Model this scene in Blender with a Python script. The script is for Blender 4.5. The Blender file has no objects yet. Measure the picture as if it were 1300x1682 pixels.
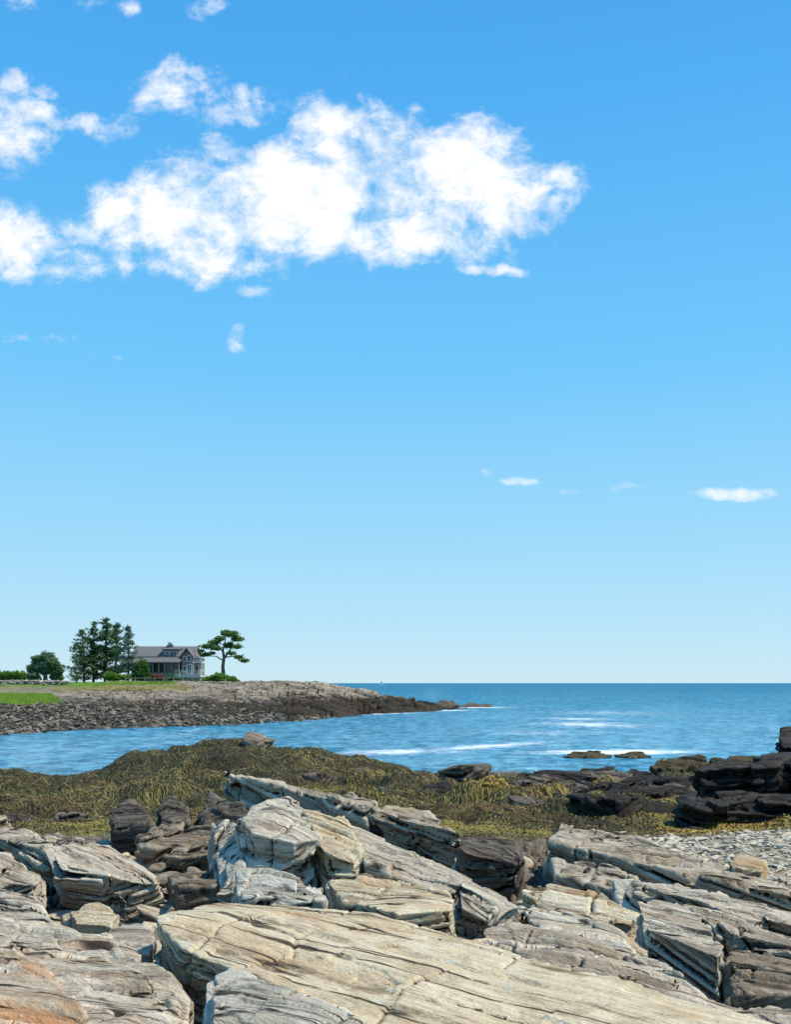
import bpy, bmesh, math, random
import numpy as np
from mathutils import Vector, Matrix
random.seed(7); rng=np.random.default_rng(11)
C=bpy.context.scene.collection
F=1635.3; H=4.5; HY=1122.0
def P(px,py,Y): return Vector(((px-650)/F*Y, Y, H-(py-HY)/F*Y))
def zpy(py,Y): return H-(py-HY)/F*Y

# ---------------------------------------------------------------- noise
perm=rng.permutation(256); perm=np.concatenate([perm,perm,perm]).astype(np.int64)
G3=rng.normal(size=(256,3)); G3/=np.linalg.norm(G3,axis=1)[:,None]
R1=rng.random(256)
def perlin(p):
    i=np.floor(p).astype(np.int64); f=p-i; u=f*f*f*(f*(f*6-15)+10); i&=255
    out=0
    for dx in (0,1):
        wx=u[:,0] if dx else 1-u[:,0]
        for dy in (0,1):
            wy=u[:,1] if dy else 1-u[:,1]
            for dz in (0,1):
                wz=u[:,2] if dz else 1-u[:,2]
                h=perm[perm[perm[(i[:,0]+dx)&255]+((i[:,1]+dy)&255)]+((i[:,2]+dz)&255)]
                g=G3[h]
                d=g[:,0]*(f[:,0]-dx)+g[:,1]*(f[:,1]-dy)+g[:,2]*(f[:,2]-dz)
                out=out+wx*wy*wz*d
    return out*1.5
def fbm(p,o=3):
    s=0;a=1
    for k in range(o): s=s+a*perlin(p*(2.03**k)+k*17.3); a*=.5
    return s
def chash(i,j,k): return R1[perm[perm[perm[i&255]+(j&255)]+(k&255)]]
def bedframe(dz=-0.22,ny=-.85,nx=.15,dy=-.5,nz=.75):
    d1=np.array([.8,dy,dz]); d1/=np.linalg.norm(d1)
    n=np.array([nx,ny,nz]); n-=d1*n.dot(d1); n/=np.linalg.norm(n)
    d2=np.cross(n,d1)
    return d1,d2,n
def cells(a,b,w,tw,ja,jb,o=0):
    iw=np.floor(w/tw).astype(np.int64)+o
    ia=np.floor(a/ja+5*R1[iw&255]).astype(np.int64)
    ib=np.floor(b/jb+5*R1[(iw+71)&255]).astype(np.int64)
    return chash(iw,ia,ib)
def groove(w,tw,th,o):
    fr=w/tw; k=np.round(fr).astype(np.int64); dist=np.abs(fr-k)*tw
    return np.exp(-(dist/th)**2)*np.clip(R1[(k+o)&255]*2.2-.9,0,1)
def sst_(x,a,b): t=np.clip((x-a)/(b-a),0,1); return t*t*(3-2*t)
def strata(p,bed,S=1.,seed=0.,big=1.):
    d1,d2,n=bed
    q=p+seed*3.1
    a=p@d1; b=p@d2; w=p@n
    qa=np.stack([a/2.2,b,w],1)+seed*3.1
    w=w+S*(.03*perlin(qa/(.9*S))+.004*perlin(qa/(.3*S)+9)); a=a+S*(.22*perlin(q/(.7*S)+31)+.03*perlin(q/(.2*S)+3)); b=b+S*(.16*perlin(q/(.7*S)+57)+.03*perlin(q/(.2*S)+13))
    s=int(seed*13)
    d=big*.25*cells(a+.4*w,b-.3*a,w,.31*S,1.15*S,.75*S,s)**1.9
    d=d+.075*cells(a-.5*w,b+.2*a,w,.10*S,.6*S,.36*S,s+9)**1.6
    d=d+.042*cells(a+.3*w,b-.25*a,w,.042*S,.7*S,.3*S,s+23)**1.2
    d=d+.014*cells(a,b,w,.017*S,.6*S,.25*S,s+43)
    ga=.3+.7*sst_(perlin(qa/(.6*S)+77),-.1,.35)
    d=d+.07*groove(w,.105*S,.010*S,s+3)*ga+.045*groove(w,.05*S,.007*S,s+31)*ga
    aw=a+.45*w+.2*b; d=d+.07*groove(aw+.05*S*perlin(q/(.4*S)+5),.45*S,.010*S,s+12)
    return d*S
def beduv(p,bed,seed):
    d1,d2,n=bed
    return np.stack([p@d1,p@d2,p@n],1)+seed*7.7

# ---------------------------------------------------------------- mesh helpers
def mesh_np(name,v,f,smooth=True):
    me=bpy.data.meshes.new(name)
    v=np.asarray(v,dtype=np.float32); f=np.asarray(f,dtype=np.int32)
    k=f.shape[1]
    me.vertices.add(len(v)); me.vertices.foreach_set('co',v.ravel())
    me.loops.add(f.size); me.loops.foreach_set('vertex_index',f.ravel())
    me.polygons.add(len(f)); me.polygons.foreach_set('loop_start',np.arange(0,f.size,k,dtype=np.int32))
    me.update(calc_edges=True)
    me.polygons.foreach_set('use_smooth',np.full(len(f),smooth))
    me.update()
    return me
def setattr_vec(me,name,a):
    at=me.attributes.new(name,'FLOAT_VECTOR','POINT'); at.data.foreach_set('vector',np.asarray(a,np.float32).ravel())
def setattr_f(me,name,a):
    at=me.attributes.new(name,'FLOAT','POINT'); at.data.foreach_set('value',np.asarray(a,np.float32).ravel())
def link(name,me,mat,parent=None,loc=None):
    o=bpy.data.objects.new(name,me); C.objects.link(o)
    if mat: me.materials.append(mat)
    if parent: o.parent=parent
    if loc is not None: o.location=loc
    return o
def tag(o,label=None,cat=None,group=None,kind=None):
    if label: o['label']=label
    if cat: o['category']=cat
    if group: o['group']=group
    if kind: o['kind']=kind
    return o
def empty(name,loc,label,cat,group=None):
    o=bpy.data.objects.new(name,None); C.objects.link(o); o.location=loc; tag(o,label,cat,group); return o
def bmobj(name,bm,mat,parent=None,smooth=False):
    bmesh.ops.recalc_face_normals(bm,faces=bm.faces)
    me=bpy.data.meshes.new(name); bm.to_mesh(me); bm.free()
    if smooth:
        for p in me.polygons: p.use_smooth=True
    return link(name,me,mat,parent)
def box(bm,x0,x1,y0,y1,z0,z1):
    vs=[bm.verts.new((x,y,z)) for x in (x0,x1) for y in (y0,y1) for z in (z0,z1)]
    for q in ((0,1,3,2),(4,6,7,5),(0,4,5,1),(2,3,7,6),(0,2,6,4),(1,5,7,3)): bm.faces.new([vs[i] for i in q])
def prism(bm,poly,ax,a0,a1):
    def mk(p,a): return {'x':(a,p[0],p[1]),'y':(p[0],a,p[1])}[ax]
    A=[bm.verts.new(mk(p,a0)) for p in poly]; B=[bm.verts.new(mk(p,a1)) for p in poly]
    n=len(poly); bm.faces.new(A); bm.faces.new(B[::-1])
    for i in range(n): bm.faces.new((A[i],B[i],B[(i+1)%n],A[(i+1)%n]))
def tube(bm,pts,rads,n=8):
    prev=None
    for i,(p,r) in enumerate(zip(pts,rads)):
        p=Vector(p); t=(Vector(pts[min(i+1,len(pts)-1)])-Vector(pts[max(i-1,0)])).normalized()
        s=t.cross(Vector((0,1,.01))).normalized() if abs(t.y)<.95 else Vector((1,0,0)); u=t.cross(s)
        ring=[bm.verts.new(p+r*(math.cos(2*math.pi*k/n)*s+math.sin(2*math.pi*k/n)*u)) for k in range(n)]
        if prev:
            for k in range(n): bm.faces.new((prev[k],prev[(k+1)%n],ring[(k+1)%n],ring[k]))
        else: bm.faces.new(ring)
        prev=ring
    bm.faces.new(prev)

# ---------------------------------------------------------------- materials
class NT:
    def __init__(s,nt): s.nt=nt; s.n=nt.nodes; s.l=nt.links
    def new(s,t,**k):
        n=s.n.new(t)
        for a,b in k.items(): setattr(n,a,b)
        return n
    def put(s,sock,v):
        if isinstance(v,bpy.types.NodeSocket): s.l.new(v,sock)
        elif v is not None: sock.default_value=v
    def math(s,op,a,b=None,c=None,clamp=False):
        n=s.new('ShaderNodeMath',operation=op,use_clamp=clamp); s.put(n.inputs[0],a); s.put(n.inputs[1],b)
        if c is not None: s.put(n.inputs[2],c)
        return n.outputs[0]
    def vmath(s,op,a,b=None,out=0):
        n=s.new('ShaderNodeVectorMath',operation=op); s.put(n.inputs[0],a)
        if b is not None: s.put(n.inputs[1],b)
        return n.outputs[out]
    def noise(s,v,scale,detail=4,rough=.55,dist=0.,col=False):
        n=s.new('ShaderNodeTexNoise'); s.put(n.inputs['Vector'],v); n.inputs['Scale'].default_value=scale
        n.inputs['Detail'].default_value=detail; n.inputs['Roughness'].default_value=rough; n.inputs['Distortion'].default_value=dist
        return n.outputs[1 if col else 0]
    def ramp(s,f,stops,interp='LINEAR'):
        n=s.new('ShaderNodeValToRGB'); r=n.color_ramp; r.interpolation=interp
        while len(r.elements)<len(stops): r.elements.new(.5)
        for e,(p,c) in zip(r.elements,stops):
            e.position=p; e.color=(c,c,c,1) if isinstance(c,(int,float)) else (*c,1)
        s.put(n.inputs[0],f); return n.outputs[0]
    def mix(s,f,a,b,blend='MIX'):
        n=s.new('ShaderNodeMix',data_type='RGBA',blend_type=blend); s.put(n.inputs[0],f)
        for i,v in ((6,a),(7,b)):
            if isinstance(v,tuple) and len(v)==3: v=(*v,1)
            s.put(n.inputs[i],v)
        return n.outputs[2]
    def maprange(s,v,a,b,c=0,d=1,smooth=True):
        n=s.new('ShaderNodeMapRange',interpolation_type='SMOOTHSTEP' if smooth else 'LINEAR')
        for i,x in enumerate((v,a,b,c,d)): s.put(n.inputs[i],x)
        return n.outputs[0]
def newmat(name):
    m=bpy.data.materials.new(name); m.use_nodes=True; t=NT(m.node_tree); return m,t,t.n['Principled BSDF']
def simple(name,col,rough=.7,var=.25,scale=3.,bump=.0,metal=0):
    m,t,b=newmat(name); tc=t.new('ShaderNodeTexCoord').outputs['Object']
    n=t.noise(tc,scale,5,.6)
    c0=tuple(x*(1-var) for x in col); c1=tuple(min(1,x*(1+var)) for x in col)
    t.put(b.inputs['Base Color'],t.ramp(n,[(.3,c0),(.7,c1)])); b.inputs['Roughness'].default_value=rough; b.inputs['Metallic'].default_value=metal
    return m
def rockmat(name,c1,c2,c3,stain=(.32,.16,.06),stain_amt=.3,dark=(.05,.045,.04),dark_amt=.3,S=1.,lichen=0.,rough=.85,spec=.2,line=1.):
    m,t,b=newmat(name)
    at=t.new('ShaderNodeAttribute',attribute_name='bed').outputs['Vector']
    def sc(x,y,z): return t.vmath('MULTIPLY',at,(x/S,y/S,z/S))
    broad=t.noise(sc(.6,1.0,2.2),1.3,5,.6,.3)
    streak=t.noise(sc(.35,1.3,15),1.6,6,.65,.12)
    fine=t.noise(sc(1.2,4,60),2.0,5,.7,.05)
    grain=t.noise(sc(1,1,1),60,4,.7)
    blot=t.noise(sc(1.6,1.9,3.2),2.2,7,.68,.3)
    col=t.ramp(streak,[(.32,c2),(.46,c1),(.60,c3)])
    col=t.mix(t.maprange(broad,.38,.66),col,t.ramp(fine,[(.35,c1),(.60,c3)]))
    col=t.mix(t.maprange(blot,.50,.64,0,.5),col,c2)
    st=t.noise(sc(.5,1.1,3),1.7,6,.68,.4)
    col=t.mix(t.math('MULTIPLY',t.maprange(st,.51,.64),stain_amt*1.8,clamp=True),col,t.mix(fine,stain,c1))
    dk=t.noise(sc(.6,1.6,7),1.9,7,.72,.3)
    col=t.mix(t.math('MULTIPLY',t.maprange(dk,.55,.64),dark_amt*1.6,clamp=True),col,dark)
    l1=t.math('ABSOLUTE',t.math('SUBTRACT',t.noise(sc(.16,.5,9),1.5,3,.5,.1),.5))
    seam=t.math('MULTIPLY',t.maprange(l1,.016,.003,0,.95*line),t.maprange(blot,.36,.50))
    col=t.mix(seam,col,tuple(x*.5 for x in dark))
    if lichen:
        v=t.new('ShaderNodeTexVoronoi'); t.put(v.inputs['Vector'],t.vmath('ADD',at,t.vmath('MULTIPLY',t.noise(at,12,3,.6,col=True),(.09,.09,.09)))); v.inputs['Scale'].default_value=5.5/S
        lm=t.math('MULTIPLY',t.maprange(v.outputs['Distance'],.2,.13),t.maprange(t.noise(at,1.4,2),.5,.62))
        col=t.mix(t.math('MULTIPLY',lm,t.math('MULTIPLY',t.maprange(grain,.35,.55),lichen)),col,(.56,.56,.46))
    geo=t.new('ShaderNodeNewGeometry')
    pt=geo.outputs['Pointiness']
    col=t.mix(t.maprange(pt,.492,.43,0,.95),col,tuple(x*.55 for x in dark))  # creases go near black: dirt plus crevice shadow painted into the colour
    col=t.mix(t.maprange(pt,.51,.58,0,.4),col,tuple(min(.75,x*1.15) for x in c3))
    col=t.mix(.4,col,t.ramp(grain,[(.3,.3),(.7,.85)]),'OVERLAY')
    t.put(b.inputs['Base Color'],col); b.inputs['Roughness'].default_value=rough; b.inputs['Specular IOR Level'].default_value=spec
    h=t.math('ADD',t.math('MULTIPLY',streak,.9),t.math('ADD',t.math('MULTIPLY',fine,.6),t.math('MULTIPLY',grain,.16)))
    h=t.math('ADD',h,t.math('MULTIPLY',blot,.6))
    h=t.math('SUBTRACT',h,t.math('MULTIPLY',seam,.5))
    bn=t.new('ShaderNodeBump'); bn.inputs['Strength'].default_value=1.; bn.inputs['Distance'].default_value=.05*S
    t.put(bn.inputs['Height'],h); t.put(b.inputs['Normal'],bn.outputs[0])
    return m
M={}
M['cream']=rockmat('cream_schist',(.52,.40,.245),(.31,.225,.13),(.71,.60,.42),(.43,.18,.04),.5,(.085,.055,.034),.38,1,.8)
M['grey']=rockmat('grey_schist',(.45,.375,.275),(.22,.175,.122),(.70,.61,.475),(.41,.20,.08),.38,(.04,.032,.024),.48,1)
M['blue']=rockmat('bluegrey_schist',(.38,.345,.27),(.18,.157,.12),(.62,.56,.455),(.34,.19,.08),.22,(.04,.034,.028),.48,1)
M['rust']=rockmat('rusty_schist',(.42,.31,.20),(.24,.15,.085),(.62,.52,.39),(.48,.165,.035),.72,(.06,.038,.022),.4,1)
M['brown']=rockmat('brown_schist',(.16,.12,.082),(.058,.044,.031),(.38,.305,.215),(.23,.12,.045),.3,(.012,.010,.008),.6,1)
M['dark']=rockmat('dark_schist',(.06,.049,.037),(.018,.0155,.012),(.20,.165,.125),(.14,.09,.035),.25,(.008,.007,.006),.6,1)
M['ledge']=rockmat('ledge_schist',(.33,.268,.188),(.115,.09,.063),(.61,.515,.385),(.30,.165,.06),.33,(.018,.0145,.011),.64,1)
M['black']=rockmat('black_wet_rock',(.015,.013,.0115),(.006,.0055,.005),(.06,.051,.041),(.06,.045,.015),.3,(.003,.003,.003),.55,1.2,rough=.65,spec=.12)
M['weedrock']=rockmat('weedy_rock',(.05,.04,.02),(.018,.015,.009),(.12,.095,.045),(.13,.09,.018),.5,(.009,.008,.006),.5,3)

# ---------------------------------------------------------------- rocks
def hullpts(pts):
    bm=bmesh.new()
    for p in pts: bm.verts.new(p)
    bmesh.ops.convex_hull(bm,input=bm.verts)
    bmesh.ops.delete(bm,geom=[v for v in bm.verts if not v.link_faces],context='VERTS')
    return bm
def clip(pts,co,no):
    bm=hullpts(pts)
    if not bm.faces: bm.free(); return pts
    bmesh.ops.bisect_plane(bm,geom=bm.verts[:]+bm.edges[:]+bm.faces[:],plane_co=co,plane_no=no,clear_outer=True,dist=1e-5)
    r=[v.co.copy() for v in bm.verts]; bm.free(); return r
def rock(name,label,mat,top,h,dn=(0,0),S=1.,seed=None,amp=1.,vk=.0014,bed=None,cat='rock',group=None,lay=.15,cut=1.,brk=1.):
    pts=[P(*t) for t in top]
    ym=max(2.5,sum(p.y for p in pts)/len(pts))
    seed=(len(bpy.data.objects)%97)*1.37 if seed is None else seed
    rr=random.Random(int(seed*100)+5)
    c=sum(pts,Vector())/len(pts)
    allp=list(pts)
    for p in pts:
        q=p.copy(); q.z-=h; q.x+=dn[0]; q.y+=dn[1]
        q=Vector((c.x+(q.x-c.x)*1.06,c.y+(q.y-c.y)*1.06,q.z)); allp.append(q)
    base=Vector((c.x,c.y,min(p.z for p in allp)))
    bd=bed or bedframe(); d1,d2,n=[Vector(x) for x in bd]
    loc=[p-base for p in allp]
    cen=sum(loc,Vector())/len(loc)
    big=bmesh.new()
    def addp(ps):
        if len(ps)<4: return
        b=hullpts(ps)
        if len(b.faces)>=4:
            bmesh.ops.recalc_face_normals(b,faces=b.faces); me=bpy.data.meshes.new('t'); b.to_mesh(me); big.from_mesh(me); bpy.data.meshes.remove(me)
        b.free()
    addp([cen+(p-cen)*.84-Vector((0,0,.02*h)) for p in loc])
    ws=[p.dot(n) for p in loc]; w0,w1=min(ws),max(ws)
    vox=ym*vk; gap=max(2.6*vox,.026*S)
    w=w0-rr.random()*.5*lay*S
    while w<w1:
        t=lay*S*(.35+1.3*rr.random()); wa,wb=w+gap*.5*rr.random(),w+t-gap*.5*(rr.random()<.8); w+=t
        ps=clip(loc,n*wb,n); ps=clip(ps,n*wa,-n)
        if len(ps)<4: continue
        a0=min(p.dot(d1) for p in ps); a1=max(p.dot(d1) for p in ps); L=a1-a0
        nb=1+int(brk*L/(.62*S)*(.3+.9*rr.random()))
        cuts=sorted([a0+L*rr.random() for _ in range(nb-1)])
        edges=[a0-1]+cuts+[a1+1]
        for i in range(len(edges)-1):
            sk=(d1+d2*rr.uniform(-.6,.6)+n*rr.uniform(-.6,.6)).normalized()
            q=ps
            if i<len(edges)-2: q=clip(q,d1*(edges[i+1]-gap*.4)+d2*cen.dot(d2)+n*(wa),sk)
            if i>0: q=clip(q,d1*(edges[i]+gap*.4)+d2*cen.dot(d2)+n*(wa),-sk)
            if len(q)<4: continue
            cc=sum(q,Vector())/len(q)
            for k in range(4):
                ang=rr.uniform(0,6.283); dr=(d1*math.cos(ang)+d2*math.sin(ang)+n*rr.uniform(-.6,.5)).normalized()
                m=max((p-cc).dot(dr) for p in q)
                inset=cut*min(.24*m,.15*S)*rr.random()**1.2
                q=clip(q,cc+dr*(m-inset),dr)
                if len(q)<4: break
            if len(q)<4: continue
            off=d2*rr.uniform(-.035,.035)*S*cut+n*rr.uniform(-.012,.016)*S
            addp([p+off for p in q])
    me=bpy.data.meshes.new('tmp'); big.to_mesh(me); big.free()
    o=bpy.data.objects.new('tmp',me); C.objects.link(o)
    md=o.modifiers.new('r','REMESH'); md.mode='VOXEL'; md.voxel_size=vox
    d=bpy.context.evaluated_depsgraph_get()
    m2=bpy.data.meshes.new_from_object(o.evaluated_get(d))
    bpy.data.objects.remove(o); bpy.data.meshes.remove(me)
    n_=len(m2.vertices); v=np.empty(n_*3,np.float32); m2.vertices.foreach_get('co',v); v=v.reshape(-1,3).astype(float)
    nr=np.empty(n_*3,np.float32); m2.vertices.foreach_get('normal',nr); nr=nr.reshape(-1,3).astype(float)
    ed=np.empty(len(m2.edges)*2,np.int32); m2.edges.foreach_get('vertices',ed); ed=ed.reshape(-1,2); cnt=np.bincount(ed.ravel(),minlength=n_)
    def avg(x,f=.5): 
        s=np.bincount(ed[:,0],x[ed[:,1]],n_)+np.bincount(ed[:,1],x[ed[:,0]],n_); return x*(1-f)+f*s/np.maximum(cnt,1)
    for k in range(2): nr=np.stack([avg(nr[:,i]) for i in range(3)],1)
    nr/=np.linalg.norm(nr,axis=1)[:,None]+1e-9
    W=v+np.array(base)
    lump=fbm(W/(.4*S)+seed,4)*.018*S*amp
    st=strata(W,bd,S,seed,0.)*amp
    st=avg(st,.5)
    side=1-np.abs(nr@bd[2])
    disp=lump-st*(.4+.85*side)+.035*S*amp
    v2=v+nr*disp[:,None]
    v2=np.stack([avg(v2[:,i],.12) for i in range(3)],1)
    m2.vertices.foreach_set('co',v2.astype(np.float32).ravel())
    setattr_vec(m2,'bed',beduv(W,bd,seed))
    m2.polygons.foreach_set('use_smooth',np.ones(len(m2.polygons),bool)); m2.update()
    m2.name=name; m2.materials.clear()
    ob=link(name,m2,M[mat],loc=base); tag(ob,label,cat,group); return ob

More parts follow.
